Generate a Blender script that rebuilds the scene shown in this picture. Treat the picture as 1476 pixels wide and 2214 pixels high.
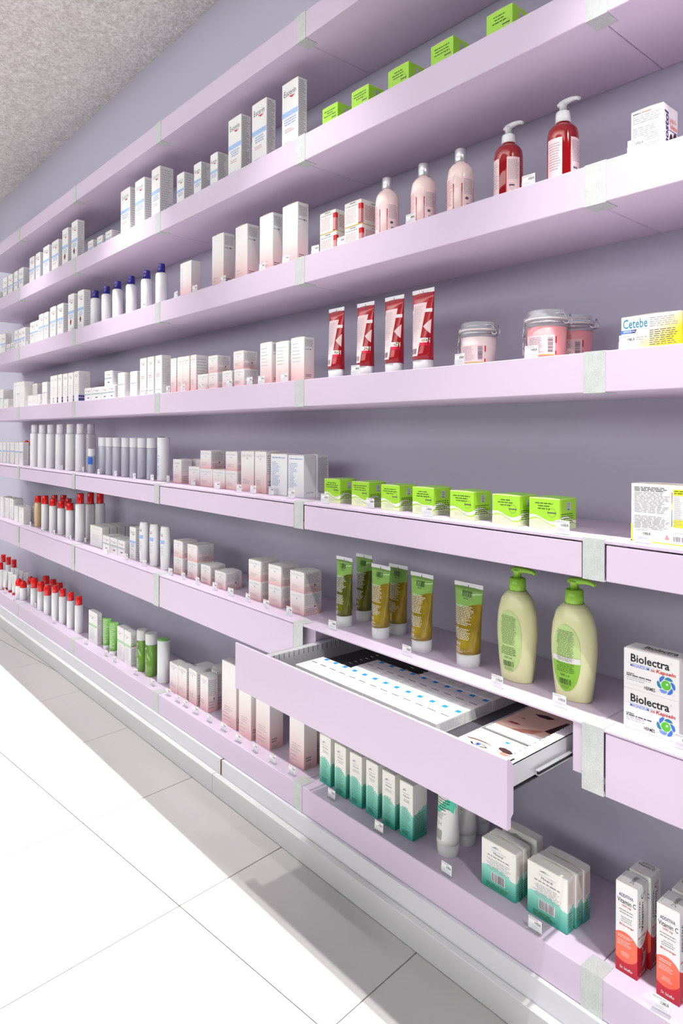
import bpy, math, random
from mathutils import Matrix, Vector

# ------------------------------------------------------------------ scene reset
for o in list(bpy.data.objects):
    bpy.data.objects.remove(o, do_unlink=True)
scene = bpy.context.scene
col = scene.collection

# ------------------------------------------------------------------ camera
YAW, ROLL = 0.85725, 0.00448
fw = Vector((-math.sin(YAW), math.cos(YAW), 0)); rt = Vector((math.cos(YAW), math.sin(YAW), 0)); up = rt.cross(fw)
crt = rt * math.cos(ROLL) + up * math.sin(ROLL); cup = up * math.cos(ROLL) - rt * math.sin(ROLL)
cam = bpy.data.cameras.new('camera')
cam_o = bpy.data.objects.new('camera', cam); col.objects.link(cam_o)
cam_o.matrix_world = Matrix(((crt.x, cup.x, -fw.x, .57678), (crt.y, cup.y, -fw.y, -1.01581), (crt.z, cup.z, -fw.z, 1.01622), (0, 0, 0, 1)))
cam.sensor_width = 36; cam.sensor_fit = 'AUTO'
cam.lens = 1474.43 / 2214 * 36
cam.shift_y = -166.18 / 2214
cam.clip_start = .02
scene.camera = cam_o

# ------------------------------------------------------------------ world, exposure
world = bpy.data.worlds.new('shop_ambient'); scene.world = world
world.use_nodes = True
bg = world.node_tree.nodes['Background']
bg.inputs[0].default_value = (.985, .99, 1.0, 1); bg.inputs[1].default_value = 0.15
vs = scene.view_settings
vs.view_transform = 'Standard'; vs.look = 'None'; vs.gamma = 1; vs.use_curve_mapping = False
vs.exposure = 0.06

CEIL = 2.558          # ceiling height
# ceiling downlights in a row in front of the shelves
SPOTS = [(1.30, 150), (.25, 220), (-.72, 95), (-1.75, 140), (-2.8, 95), (-3.85, 70), (-4.9, 55)]
SPOT_Y = -.32
spot_lights = []
for x, e in SPOTS:
    l = bpy.data.lights.new('downlight_beam', 'SPOT'); l.energy = e; l.spot_size = math.radians(58); l.spot_blend = 1
    l.shadow_soft_size = .022; l.color = (1, .97, .965)
    o = bpy.data.objects.new('downlight_beam', l); col.objects.link(o)
    o.location = (x, SPOT_Y, CEIL - .035); o.rotation_euler = (math.radians(3), 0, 0)
    spot_lights.append(o)
# added unseen lamp in a made-up trough; its lip shapes the floor's light edge
ADDED_TROUGH = (-.80, -1.70, .30)
l = bpy.data.lights.new('added_trough_lamp', 'AREA'); l.shape = 'RECTANGLE'; l.size = 9.0; l.size_y = .0012; l.energy = 600; l.color = (1, .995, .985)
o = bpy.data.objects.new('added_trough_lamp', l); col.objects.link(o); o.location = (-1.8, -.8766, CEIL + ADDED_TROUGH[2])
added_trough_light = o
# added frontal fill standing in for unseen shop windows across the aisle
l = bpy.data.lights.new('frontal_fill', 'AREA'); l.shape = 'RECTANGLE'; l.size = 8.0; l.size_y = 1.1; l.energy = 92; l.color = (.985, .99, 1.0)
o = bpy.data.objects.new('frontal_fill', l); col.objects.link(o); o.location = (-1.6, -4.8, 2.15); o.rotation_euler = (math.radians(78), 0, 0)

# ------------------------------------------------------------------ materials
MATS = {}
def base_mat(name):
    m = bpy.data.materials.new(name); m.use_nodes = True
    return m, m.node_tree, m.node_tree.nodes['Principled BSDF']
def mat(name, rgb, rough=.5, metal=0, trans=0, ior=1.45, coat=0, sss=0, alpha=1, spec=.5):
    if name in MATS: return MATS[name]
    m, nt, b = base_mat(name)
    b.inputs['Base Color'].default_value = (*rgb, 1); b.inputs['Roughness'].default_value = rough
    b.inputs['Metallic'].default_value = metal; b.inputs['Transmission Weight'].default_value = trans
    b.inputs['IOR'].default_value = ior; b.inputs['Coat Weight'].default_value = coat
    b.inputs['Subsurface Weight'].default_value = sss; b.inputs['Alpha'].default_value = alpha
    b.inputs['Specular IOR Level'].default_value = spec
    if sss: b.inputs['Subsurface Radius'].default_value = (.01, .01, .01)
    MATS[name] = m
    return m
def srgb(r, g, b):
    f = lambda c: ((c / 255 + .055) / 1.055) ** 2.4 if c > 10 else c / 255 / 12.92
    return (f(r), f(g), f(b))

class S:                                                    # a node socket with arithmetic
    def __init__(s, nt, sock): s.nt, s.k = nt, sock
    def _m(s, op, *a):
        n = s.nt.nodes.new('ShaderNodeMath'); n.operation = op
        for i, v in enumerate((s,) + a):
            if isinstance(v, S): s.nt.links.new(v.k, n.inputs[i])
            else: n.inputs[i].default_value = v
        return S(s.nt, n.outputs[0])
    def __add__(s, o): return s._m('ADD', o)
    def __radd__(s, o): return s._m('ADD', o)
    def __sub__(s, o): return s._m('SUBTRACT', o)
    def __rsub__(s, o): return (s * -1) + o
    def __mul__(s, o): return s._m('MULTIPLY', o)
    def __rmul__(s, o): return s._m('MULTIPLY', o)
    def sin(s): return s._m('SINE')
    def lt(s, o): return s._m('LESS_THAN', o)
    def gt(s, o): return s._m('GREATER_THAN', o)
    def max(s, o): return s._m('MAXIMUM', o)
    def sat(s): return s._m('MAXIMUM', 0.)._m('MINIMUM', 1.)
def coords(nt, kind='Generated'):
    t = nt.nodes.new('ShaderNodeTexCoord'); x = nt.nodes.new('ShaderNodeSeparateXYZ')
    nt.links.new(t.outputs[kind], x.inputs[0])
    return [S(nt, x.outputs[i]) for i in range(3)], t.outputs[kind]
def noise(nt, vec, scale, detail=2):
    n = nt.nodes.new('ShaderNodeTexNoise'); n.inputs['Scale'].default_value = scale; n.inputs['Detail'].default_value = detail
    nt.links.new(vec, n.inputs['Vector'])
    return S(nt, n.outputs[0])
def mix(nt, f, a, b):
    n = nt.nodes.new('ShaderNodeMix'); n.data_type = 'RGBA'
    if isinstance(f, S): nt.links.new(f.k, n.inputs[0])
    else: n.inputs[0].default_value = f
    for i, v in ((6, a), (7, b)):
        if isinstance(v, S): nt.links.new(v.k, n.inputs[i])
        else: n.inputs[i].default_value = (*v, 1)
    return S(nt, n.outputs[2])
def setcol(nt, b, c): nt.links.new(c.k, b.inputs['Base Color'])
def bump(nt, b, h, strength, dist=.002):
    n = nt.nodes.new('ShaderNodeBump'); n.inputs['Strength'].default_value = strength; n.inputs['Distance'].default_value = dist
    nt.links.new(h.k, n.inputs['Height']); nt.links.new(n.outputs[0], b.inputs['Normal'])

def M_lilac():
    m, nt, b = base_mat('lilac_lacquer')
    b.inputs['Roughness'].default_value = .42; b.inputs['Specular IOR Level'].default_value = .35
    xyz, v = coords(nt, 'Object'); n = noise(nt, v, 3.0, 2)
    setcol(nt, b, mix(nt, n, (.606, .500, .630), (.62, .515, .645)))
    MATS['lilac'] = m; return m
def M_wall():
    m, nt, b = base_mat('violet_grey_wall')
    b.inputs['Roughness'].default_value = .55
    xyz, v = coords(nt, 'Object'); n = noise(nt, v, 2.2, 4)
    setcol(nt, b, mix(nt, n, (.525, .505, .62), (.545, .525, .64)))
    MATS['wall'] = m; return m
def M_ceiling():
    m, nt, b = base_mat('stippled_ceiling')
    b.inputs['Roughness'].default_value = .95
    xyz, v = coords(nt, 'Object')
    n = noise(nt, v, 85, 3); n2 = noise(nt, v, 24, 2)
    k = ((n * .7 + n2 * .3) * 3.4 - 1.2).sat()
    setcol(nt, b, mix(nt, k, (.62, .585, .545), (.93, .905, .87)))
    bump(nt, b, k, .9, .006)
    MATS['ceiling'] = m; return m
def M_tile():
    m, nt, b = base_mat('white_floor_tile')
    b.inputs['Roughness'].default_value = .22; b.inputs['Specular IOR Level'].default_value = .45
    xyz, v = coords(nt, 'Object'); n = noise(nt, v, 5, 3)
    setcol(nt, b, mix(nt, n, (.375, .362, .358), (.40, .387, .383)))
    MATS['tile'] = m; return m
def M_clip():
    m, nt, b = base_mat('brushed_aluminium')
    b.inputs['Roughness'].default_value = .5; b.inputs['Metallic'].default_value = .25
    xyz, v = coords(nt, 'Object'); n = noise(nt, v, 520, 2); n2 = noise(nt, v, 60, 2)
    setcol(nt, b, mix(nt, (n * .7 + n2 * .3 - .5) * 3 + .5, (.47, .50, .485), (.60, .63, .61)))
    bump(nt, b, n, .12, .0005)
    MATS['clip'] = m; return m
def M_pink():
    m, nt, b = base_mat('carton_fading_to_pink')
    b.inputs['Roughness'].default_value = .38
    (x, y, z), v = coords(nt)
    f = 1 - (z * 1.45 - .04).sat()
    setcol(nt, b, mix(nt, f * f * .5 + f * .5, (.85, .83, .81), (.76, .46, .455)))
    MATS['pinkcard'] = m; return m
def M_green():
    m, nt, b = base_mat('lime_carton_with_waves')
    b.inputs['Roughness'].default_value = .4
    (x, y, z), v = coords(nt)
    t = x + y
    w1 = (t * 5.2 + .9).sin() * .09 + .36
    w2 = (t * 5.2 + .45).sin() * .105 + .275
    w3 = (t * 5.2 + .25).sin() * .105 + .225
    lime, white, pale = srgb(158, 214, 52), (.86, .87, .82), srgb(222, 232, 182)
    c = mix(nt, z.gt(w1), white, lime)
    c = mix(nt, z.lt(w2), c, srgb(170, 214, 84))
    c = mix(nt, z.lt(w3), c, pale)
    c = mix(nt, z.gt(.985), c, srgb(196, 226, 132))
    setcol(nt, b, c)
    MATS['green'] = m; return m
def M_teal(name, lvl):
    m, nt, b = base_mat(name)
    b.inputs['Roughness'].default_value = .42
    (x, y, z), v = coords(nt)
    t = x + y
    n = noise(nt, v, 6, 3)
    w = (t * 4.2).sin() * .05 + (n - .5) * .16 + lvl
    teal = mix(nt, (z * (1 / lvl)).sat(), srgb(34, 164, 142), srgb(146, 220, 200))
    c = mix(nt, z.lt(w), (.87, .86, .80), teal)
    setcol(nt, b, c)
    MATS[name] = m; return m
def M_addi():
    m, nt, b = base_mat('white_and_red_carton')
    b.inputs['Roughness'].default_value = .3
    (x, y, z), v = coords(nt)
    front = y.lt(.02)
    dx = (x - .42) * .0355; dz = (z - .295) * .143
    disc = (dx * dx + dz * dz).lt(.0238 ** 2) * front
    s = y * 1.0
    wside = (s - .38) * (s - .38) * .42 + .325
    redside = z.lt(wside)
    redfront = z.lt(.30)
    red = redfront * front + redside * (1 - front)
    c = mix(nt, red, (.86, .855, .845), mix(nt, z * 2.2, srgb(176, 20, 44), srgb(218, 34, 30)))
    c = mix(nt, disc, c, srgb(250, 104, 74))
    setcol(nt, b, c)
    MATS['addi'] = m; return m
def M_gel(name='gel', c0=(140, 120, 14), c1=(188, 162, 34)):
    m, nt, b = base_mat(name + '_in_tube')
    b.inputs['Roughness'].default_value = .12; b.inputs['Transmission Weight'].default_value = .35; b.inputs['Coat Weight'].default_value = .5
    (x, y, z), v = coords(nt)
    n = noise(nt, v, 4, 2)
    gel = mix(nt, (n * 2.2 - .6).sat(), srgb(*c0), srgb(*c1))
    w = .73 - (x * 4.5 + .3).sin() * .045
    c = mix(nt, z.gt(w), gel, srgb(168, 220, 112))
    setcol(nt, b, c)
    MATS[name] = m; return m
def M_cetebe():
    m, nt, b = base_mat('white_to_yellow_carton')
    b.inputs['Roughness'].default_value = .35
    (x, y, z), v = coords(nt)
    f = ((x - .30) * 1.5 + (.55 - z) * 1.1).sat()
    setcol(nt, b, mix(nt, f, (.86, .86, .87), srgb(252, 214, 12)))
    MATS['cetebe'] = m; return m
for f in (M_lilac, M_wall, M_ceiling, M_tile, M_clip, M_pink, M_green, M_addi, M_cetebe): f()
M_gel('gelgreen', (74, 92, 12), (134, 138, 26)); M_gel('gel', (146, 124, 12), (204, 176, 40)); M_teal('teal', .50); M_teal('tealflat', .44)
mat('grout', (.10, .095, .09), .9); mat('basegrey', (.60, .60, .60), .5); mat('panelgrey', (.66, .66, .70), .5); mat('gold', srgb(150, 112, 60), .35, .9)
mat('gapdark', (.03, .02, .03), .8); mat('steel', (.70, .71, .73), .35, .35); mat('steelshaded', (.085, .08, .095), .5, .2); mat('black', (.012, .012, .014), .6)
mat('card', (.84, .83, .81), .42); mat('cardcool', (.83, .84, .85), .42); mat('cardcream', (.86, .845, .79), .45); mat('cardedge', (.50, .42, .33), .8)
mat('ink', (.10, .10, .12), .6); mat('inkgrey', (.34, .34, .37), .6); mat('inksoft', (.52, .53, .57), .6); mat('inkblack', (.012, .012, .016), .5)
mat('inkblue', (.30, .38, .58), .6); mat('bandblue', srgb(160, 190, 228), .45); mat('bandgreen', srgb(176, 214, 168), .45); mat('bandteal', (.42, .52, .52), .5)
mat('red', srgb(196, 22, 26), .35); mat('inkred', srgb(186, 40, 44), .5); mat('inkpink', srgb(205, 140, 140), .5); mat('navy', srgb(30, 30, 96), .4)
mat('purplebar', srgb(84, 76, 150), .5); mat('orange', srgb(236, 92, 20), .35); mat('inkgreen', srgb(58, 96, 26), .6); mat('inkwhite', (.86, .86, .84), .5)
mat('yellow', srgb(232, 228, 40), .4); mat('sky', srgb(40, 150, 226), .4); mat('deepblue', srgb(30, 60, 170), .4)
mat('plwhite', (.84, .845, .85), .3, coat=.2); mat('plsoft', (.78, .785, .80), .35); mat('capblue', srgb(34, 30, 132), .22, coat=.4); mat('holder', (.86, .88, .96), .12, alpha=.24); mat('capred', srgb(222, 18, 14), .22, coat=.4)
mat('redliquid', (.46, .004, .008), .08, trans=.45, coat=.6); mat('rose', srgb(246, 220, 214), .16, coat=.5); mat('silver', (.66, .67, .69), .28, .7)
mat('clear', (.74, .76, .79), .06, trans=.0, alpha=.36, coat=.3); mat('frost', (.88, .885, .90), .35, trans=.25, ior=1.35); mat('bluegel', srgb(200, 200, 212), .18, trans=.15)
mat('amberoil', srgb(234, 206, 158), .14, trans=.15, coat=.4); mat('tubered', srgb(168, 14, 28), .2, coat=.5); mat('tubepink', srgb(214, 22, 62), .3)
mat('creampink', srgb(240, 158, 160), .3, coat=.6); mat('creamwhite', srgb(240, 222, 220), .3, coat=.6); mat('gasket', (.85, .78, .76), .5)
mat('limecap', srgb(150, 206, 66), .3, coat=.2); mat('lotion', srgb(230, 232, 178), .28, coat=.3); mat('labelgreen', srgb(196, 224, 146), .4); mat('labellime', srgb(140, 200, 60), .4)
mat('greenliquid', srgb(126, 174, 70), .12, trans=.2, coat=.4); mat('leafgreen', srgb(104, 176, 72), .3, coat=.2); mat('greentubeplain', srgb(126, 192, 86), .3)
mat('tealink', srgb(78, 204, 172), .35); mat('tubewhite', (.83, .83, .80), .3, coat=.3); mat('lens_glow', (1, 1, 1), .5); mat('skin', srgb(232, 196, 180), .35); mat('skinpale', srgb(246, 236, 232), .3)
mat('skindark', srgb(196, 130, 112), .4); mat('brow', srgb(116, 78, 66), .6); mat('hair', srgb(62, 34, 34), .6); mat('iris', srgb(86, 124, 180), .3); mat('lip', srgb(168, 62, 70), .4)
mat('labelpink', srgb(244, 214, 214), .4); mat('wire', (.62, .62, .64), .25, .9); mat('stripegold', srgb(196, 170, 66), .5); mat('hairbrown', srgb(60, 36, 28), .6)
mat('oceanblue', srgb(54, 112, 208), .35); mat('oceanteal', srgb(36, 128, 158), .35); mat('ballgreen', srgb(86, 190, 50), .25); mat('stoneblue', srgb(110, 150, 222), .35)
mat('barrel', (.80, .80, .80), .4)
def emit(name, rgb, s):
    m, nt, b = base_mat(name)
    b.inputs['Emission Color'].default_value = (*rgb, 1); b.inputs['Emission Strength'].default_value = s
    MATS[name] = m

# ------------------------------------------------------------------ mesh helpers
class MB:
    def __init__(s): s.v, s.f, s.m, s.mats, s.sm = [], [], [], [], []
    def mi(s, name):
        if name not in s.mats: s.mats.append(name)
        return s.mats.index(name)
    def face(s, pts, m, smooth=False):
        i = len(s.v); s.v += [tuple(p) for p in pts]; s.f.append(tuple(range(i, i + len(pts)))); s.m.append(s.mi(m)); s.sm.append(smooth)
    def box(s, x0, x1, y0, y1, z0, z1, m):
        i = len(s.v); k = s.mi(m)
        s.v += [(x, y, z) for z in (z0, z1) for y in (y0, y1) for x in (x0, x1)]
        for f in ((0, 2, 3, 1), (4, 5, 7, 6), (0, 1, 5, 4), (1, 3, 7, 5), (3, 2, 6, 7), (2, 0, 4, 6)):
            s.f.append(tuple(i + a for a in f)); s.m.append(k); s.sm.append(False)
    def bbox(s, x0, x1, y0, y1, z0, z1, m, b=.002):          # box with every edge chamfered
        k = s.mi(m); X, Y, Z = (x0, x1), (y0, y1), (z0, z1); i0 = len(s.v); idx = {}
        for a in (0, 1):
            for c in (0, 1):
                for e in (0, 1):
                    p = [X[a], Y[c], Z[e]]; q = [X[a] + (b if a == 0 else -b), Y[c] + (b if c == 0 else -b), Z[e] + (b if e == 0 else -b)]
                    for ax in range(3):
                        r = list(q); r[ax] = p[ax]; idx[(a, c, e, ax)] = len(s.v); s.v.append(tuple(r))
        def add(*ids):
            pts = [Vector(s.v[j]) for j in ids]; n = (pts[1] - pts[0]).cross(pts[2] - pts[0])
            c = sum(pts, Vector()) / len(pts) - Vector(((x0 + x1) / 2, (y0 + y1) / 2, (z0 + z1) / 2))
            s.f.append(tuple(ids) if n.dot(c) > 0 else tuple(reversed(ids))); s.m.append(k); s.sm.append(False)
        for ax in range(3):
            for d in (0, 1):
                o = [j for j in range(3) if j != ax]; ring = []
                for (p, q) in ((0, 0), (0, 1), (1, 1), (1, 0)):
                    t = [0, 0, 0]; t[ax] = d; t[o[0]] = p; t[o[1]] = q; ring.append(idx[(*t, ax)])
                add(*ring)
            o = [j for j in range(3) if j != ax]
            for p in (0, 1):
                for q in (0, 1):
                    t0 = [0, 0, 0]; t1 = [0, 0, 0]; t1[ax] = 1
                    for t in (t0, t1): t[o[0]] = p; t[o[1]] = q
                    add(idx[(*t0, o[0])], idx[(*t1, o[0])], idx[(*t1, o[1])], idx[(*t0, o[1])])
        for a in (0, 1):
            for c in (0, 1):
                for e in (0, 1): add(idx[(a, c, e, 0)], idx[(a, c, e, 1)], idx[(a, c, e, 2)])
    def prism(s, prof, x0, x1, m):                           # profile in (y, z), extruded along x
        i = len(s.v); n = len(prof); k = s.mi(m)
        s.v += [(x0, *p) for p in prof] + [(x1, *p) for p in prof]
        for j in range(n):
            a, b = i + j, i + (j + 1) % n
            s.f.append((a, b, b + n, a + n)); s.m.append(k); s.sm.append(False)
        s.f.append(tuple(i + j for j in reversed(range(n)))); s.f.append(tuple(i + n + j for j in range(n))); s.m += [k, k]; s.sm += [False, False]
    def rings(s, rs, m, smooth=True, cap0=True, cap1=True):  # rs: list of rings (lists of points)
        i = len(s.v); n = len(rs[0]); k = s.mi(m)
        for r in rs: s.v += [tuple(p) for p in r]
        for a in range(len(rs) - 1):
            for j in range(n):
                p, q = i + a * n + j, i + a * n + (j + 1) % n
                s.f.append((p, q, q + n, p + n)); s.m.append(k); s.sm.append(smooth)
        if cap0: s.f.append(tuple(i + j for j in reversed(range(n)))); s.m.append(k); s.sm.append(False)
        if cap1: s.f.append(tuple(i + (len(rs) - 1) * n + j for j in range(n))); s.m.append(k); s.sm.append(False)
    def lathe(s, prof, m, n=24, cx=0, cy=0, asp=1.0, **kw):
        s.rings([[(cx + r * math.sin(2 * math.pi * j / n), cy - asp * r * math.cos(2 * math.pi * j / n), z) for j in range(n)] for r, z in prof], m, **kw)
    def tube(s, pts, rad, m, n=8):
        pts = [Vector(p) for p in pts]; rs = []; last = None
        for i, p in enumerate(pts):
            t = (pts[min(i + 1, len(pts) - 1)] - pts[max(i - 1, 0)]).normalized()
            a = last if last is not None else (Vector((0, 0, 1)) if abs(t.z) < .9 else Vector((1, 0, 0)))
            u = (a - t * a.dot(t)).normalized(); last = u; w = t.cross(u); r = rad[i] if isinstance(rad, (list, tuple)) else rad
            rs.append([p + (u * math.cos(2 * math.pi * j / n) + w * math.sin(2 * math.pi * j / n)) * r for j in range(n)])
        s.rings(rs, m)
    # --- flat print laid on a surface f(u, v)
    def quad(s, f, u0, v0, u1, v1, m, nu=1, nv=1):
        k = s.mi(m); i = len(s.v)
        for b in range(nv + 1):
            for a in range(nu + 1): s.v.append(tuple(f(u0 + (u1 - u0) * a / nu, v0 + (v1 - v0) * b / nv)))
        for b in range(nv):
            for a in range(nu):
                p = i + b * (nu + 1) + a; s.f.append((p, p + 1, p + nu + 2, p + nu + 1)); s.m.append(k); s.sm.append(nu > 1)
    def poly(s, f, pts, m):
        s.face([f(*p) for p in pts], m)
    def disc(s, f, cu, cv, ru, rv, m, n=16, a0=0, a1=2 * math.pi):
        s.face([f(cu + ru * math.cos(a0 + (a1 - a0) * j / n), cv + rv * math.sin(a0 + (a1 - a0) * j / n)) for j in range(n)], m)
    def ring2(s, f, cu, cv, r, t, m, n=16):
        for j in range(n):
            a, b = 2 * math.pi * j / n, 2 * math.pi * (j + 1) / n
            s.face([f(cu + q * math.cos(c), cv + q * math.sin(c)) for q, c in ((r, a), (r, b), (r - t, b), (r - t, a))], m)
    def lines(s, f, u0, u1, v1, v0, n, m, rnd, th=.45, align='l', lo=.55):      # n lines of small print from v1 down to v0, word by word
        p = (v1 - v0) / n
        for i in range(n):
            v = v1 - p * i - p * .5; L = (u1 - u0) * rnd.uniform(lo, 1.0)
            a = u0 if align == 'l' else (u0 + u1 - L) / 2
            e = a + L
            while a < e - 1e-5:
                w = min((u1 - u0) * rnd.uniform(.07, .24), e - a)
                s.quad(f, a, v - p * th / 2, a + w, v + p * th / 2, m)
                a += w + (u1 - u0) * .03
    def barcode(s, f, u0, v0, u1, v1, m, rnd, n=14):
        p = (u1 - u0) / n
        for i in range(n):
            a = u0 + p * i; s.quad(f, a, v0, a + p * rnd.choice((.25, .45, .65)), v1, m)
    def text(s, f, txt, u0, v0, w, h, m, **kw):
        vs_, fs = text_shape(txt, **kw); i = len(s.v); k = s.mi(m)
        s.v += [tuple(f(u0 + x * w, v0 + y * h)) for x, y in vs_]
        for q in fs: s.f.append(tuple(i + a for a in q)); s.m.append(k); s.sm.append(False)
    def build(s, name, parent=None, loc=None, rz=0, mesh_only=False):
        me = bpy.data.meshes.new(name); me.from_pydata(s.v, [], s.f)
        for m in s.mats: me.materials.append(MATS[m])
        me.polygons.foreach_set('material_index', s.m); me.polygons.foreach_set('use_smooth', s.sm); me.update()
        if mesh_only: return me
        return put(name, me, parent, loc, rz)
def put(name, me, parent=None, loc=None, rz=0):
    o = bpy.data.objects.new(name, me); col.objects.link(o)
    if parent is not None: o.parent = parent
    if loc is not None: o.location = loc
    if rz: o.rotation_euler = (0, 0, rz)
    return o
_txt = {}
def text_shape(txt, bold=0.0, shear=0.0, spacing=1.0):
    key = (txt, bold, shear, spacing)
    if key not in _txt:
        cu = bpy.data.curves.new('t', 'FONT'); cu.body = txt; cu.offset = bold; cu.shear = shear; cu.space_character = spacing
        cu.resolution_u = 2; cu.fill_mode = 'FRONT'
        ob = bpy.data.objects.new('t', cu); col.objects.link(ob)
        dg = bpy.context.evaluated_depsgraph_get()
        me = bpy.data.meshes.new_from_object(ob.evaluated_get(dg))
        vv = [(v.co.x, v.co.y) for v in me.vertices]; ff = [tuple(p.vertices) for p in me.polygons]
        x0 = min(v[0] for v in vv); x1 = max(v[0] for v in vv); y0 = min(v[1] for v in vv); y1 = max(v[1] for v in vv)
        vv = [((x - x0) / (x1 - x0), (y - y0) / (y1 - y0)) for x, y in vv]
        bpy.data.objects.remove(ob); bpy.data.curves.remove(cu); bpy.data.meshes.remove(me)
        _txt[key] = (vv, ff)
    return _txt[key]
def empty(name, loc=(0, 0, 0), rz=0):
    return put(name, None, None, loc, rz)
def tag(o, label=None, cat=None, group=None, kind=None):
    if label: o['label'] = label
    if cat: o['category'] = cat
    if group: o['group'] = group
    if kind: o['kind'] = kind
    return o

ORD = ['', 'first', 'second', 'third', 'fourth', 'fifth', 'sixth', 'seventh', 'eighth', 'ninth', 'tenth', 'eleventh', 'twelfth', 'thirteenth', 'fourteenth', 'fifteenth', 'sixteenth', 'seventeenth', 'eighteenth', 'nineteenth', 'twentieth',
       'twenty-first', 'twenty-second', 'twenty-third', 'twenty-fourth', 'twenty-fifth', 'twenty-sixth', 'twenty-seventh', 'twenty-eighth', 'twenty-ninth', 'thirtieth']
def from_right(n): return 'rightmost' if n == 1 else ORD[n] + ' from right'

# ------------------------------------------------------------------ the room
XL, XR, YF = -5.2, 1.6, -2.3
D = .235                                   # back wall plane
W, CW, CD = .77336, .03719, .03619         # shelf module, clip width, clip depth
SH = {1: (1.9828, 2.0472), 2: (1.6845, 1.7491), 3: (1.3862, 1.4513), 4: (1.0862, 1.1511), 5: (.7877, .8527), 6: (.4496, .5548), 7: (.0977, .1619)}
SHELF = {1: 'canopy shelf above all goods', 2: 'topmost stocked shelf', 3: 'second stocked shelf', 4: 'third stocked shelf', 5: 'fourth stocked shelf', 6: 'fifth stocked shelf', 7: 'bottom shelf'}
b = MB(); b.box(XL, XR, D, D + .12, -.02, CEIL, 'wall'); tag(b.build('wall_back'), kind='structure')
b = MB(); b.box(XL, XR, YF, D + .12, -.06, -.009, 'grout'); floor = tag(b.build('floor'), kind='structure')
A = math.radians(5.45); e1 = Vector((math.cos(A), math.sin(A), 0)); e2 = Vector((-math.sin(A), math.cos(A), 0))
P = .4487; org = Vector((-.7607, -.3137, 0))
b = MB(); b.bbox(.0011, P - .0011, .0011, P - .0011, -.009, 0, 'tile', .0008); tile_me = b.build('tile', mesh_only=True)
for i in range(-11, 7):
    for j in range(-9, 2):
        c = org + e1 * (P * (i + .5)) + e2 * (P * (j + .5))
        if XL + .3 < c.x < XR - .3 and YF + .05 < c.y < .33:
            t = put('tile', tile_me, floor, org + e1 * (P * i) + e2 * (P * j)); t.rotation_euler = (0, 0, A)
# ceiling: two fields with the added, unseen lamp trough between them
b = MB(); b.box(XL, XR, ADDED_TROUGH[0], D + .12, CEIL, CEIL + .05, 'ceiling'); b.box(XL, XR, YF, ADDED_TROUGH[1], CEIL, CEIL + .05, 'ceiling')
tag(b.build('ceiling'), kind='structure')
b = MB()  # added trough walls, out of view; they cut the lamp off before the shelves
b.box(XL, XR, ADDED_TROUGH[0] - .004, ADDED_TROUGH[0], CEIL - .0005, CEIL + .40, 'barrel'); b.box(XL, XR, ADDED_TROUGH[1], ADDED_TROUGH[1] + .004, CEIL - .0005, CEIL + .40, 'barrel')
b.box(XL, XR, ADDED_TROUGH[1], ADDED_TROUGH[0], CEIL + .40, CEIL + .41, 'barrel')
tr = tag(b.build('trim_1'), kind='structure')
for (x, e), l in zip(SPOTS, spot_lights):
    b = MB(); b.lathe([(.052, CEIL - .004), (.052, CEIL), (.040, CEIL), (.040, CEIL - .004)], 'plwhite', 24, cx=x, cy=SPOT_Y, cap0=False, cap1=False)
    k = sum(1 for s in SPOTS if s[0] >= x)
    o = tag(b.build('ceiling_downlight'), 'round white ceiling downlight, %s in the row above the walkway' % from_right(k), 'downlight', 'ceiling downlights')
# plinth
JX = -1.120
for nm, x0, x1 in (('baseboard_left', XL, JX - .0008), ('baseboard_right', JX + .0008, XR)):
    b = MB(); b.bbox(x0, x1, -.025, -.0085, .0005, .055, 'basegrey', .0012); tag(b.build(nm), kind='structure')
for n, x0, x1 in ((2, XL, JX + .0165), (3, JX + .0225, XR)):
    b = MB(); b.box(x0, x1, -.008, .02, .0005, .0972, 'panelgrey'); tag(b.build('trim_%d' % n), kind='structure')
b = MB(); b.box(JX + .0172, JX + .0218, -.0095, .004, .0555, .0972, 'gold'); tag(b.build('trim_4'), kind='structure')
b = MB(); b.box(XL, XR, .0205, D - .0005, .0005, .0970, 'gapdark'); tag(b.build('trim_5'), kind='structure')

# ------------------------------------------------------------------ shelf wall: shelves, clips, drawer units
def modx(k): return -W * (k + 1) + CW / 2 + .0005, -W * k + CW / 2 - .0005       # module between clip k+1 and clip k
shelf_of = {1: 'top canopy row', 2: 'topmost stocked row', 3: 'second stocked row', 4: 'third stocked row', 5: 'fourth stocked row', 6: 'fifth stocked row', 7: 'bottom row'}
for r in (1, 2, 3, 4, 7):
    z0, z1 = SH[r]
    for k in range(-1, 5):
        x0, x1 = modx(k)
        b = MB(); b.bbox(0, x1 - x0, 0, D - .0004, 0, z1 - z0, 'lilac', .0012)
        o = b.build('wall_shelf', loc=(x0, 0, z0))
        tag(o, 'lilac lacquered shelf board, %s in the %s' % (from_right(k + 2), shelf_of[r]), 'shelf', 'lilac wall shelves')
def tray(b, hw, y0, y1, zf, zb):
    """sheet-steel drawer tray: two double walls with a flange, bottom, back"""
    for s in (-1, 1):
        xs = sorted((s * hw, s * (hw - .001))); b.box(xs[0], xs[1], y0, y1, zb + .006, zf, 'steel')
        xs = sorted((s * (hw - .020), s * (hw - .019))); b.box(xs[0], xs[1], y0, y1, zb, zf - .0012, 'steel')
        xs = sorted((s * hw, s * (hw - .020))); b.box(xs[0], xs[1], y0, y1, zf - .0012, zf, 'steel')
    b.box(-hw + .001, hw - .001, y0, y1, zb - .0015, zb, 'steelshaded')  # bottom and back: steel darkened to put the cavity's shade into the colour
    b.box(-hw + .020, hw - .020, y1 - .0015, y1, zb, zf - .006, 'steelshaded')
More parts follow.
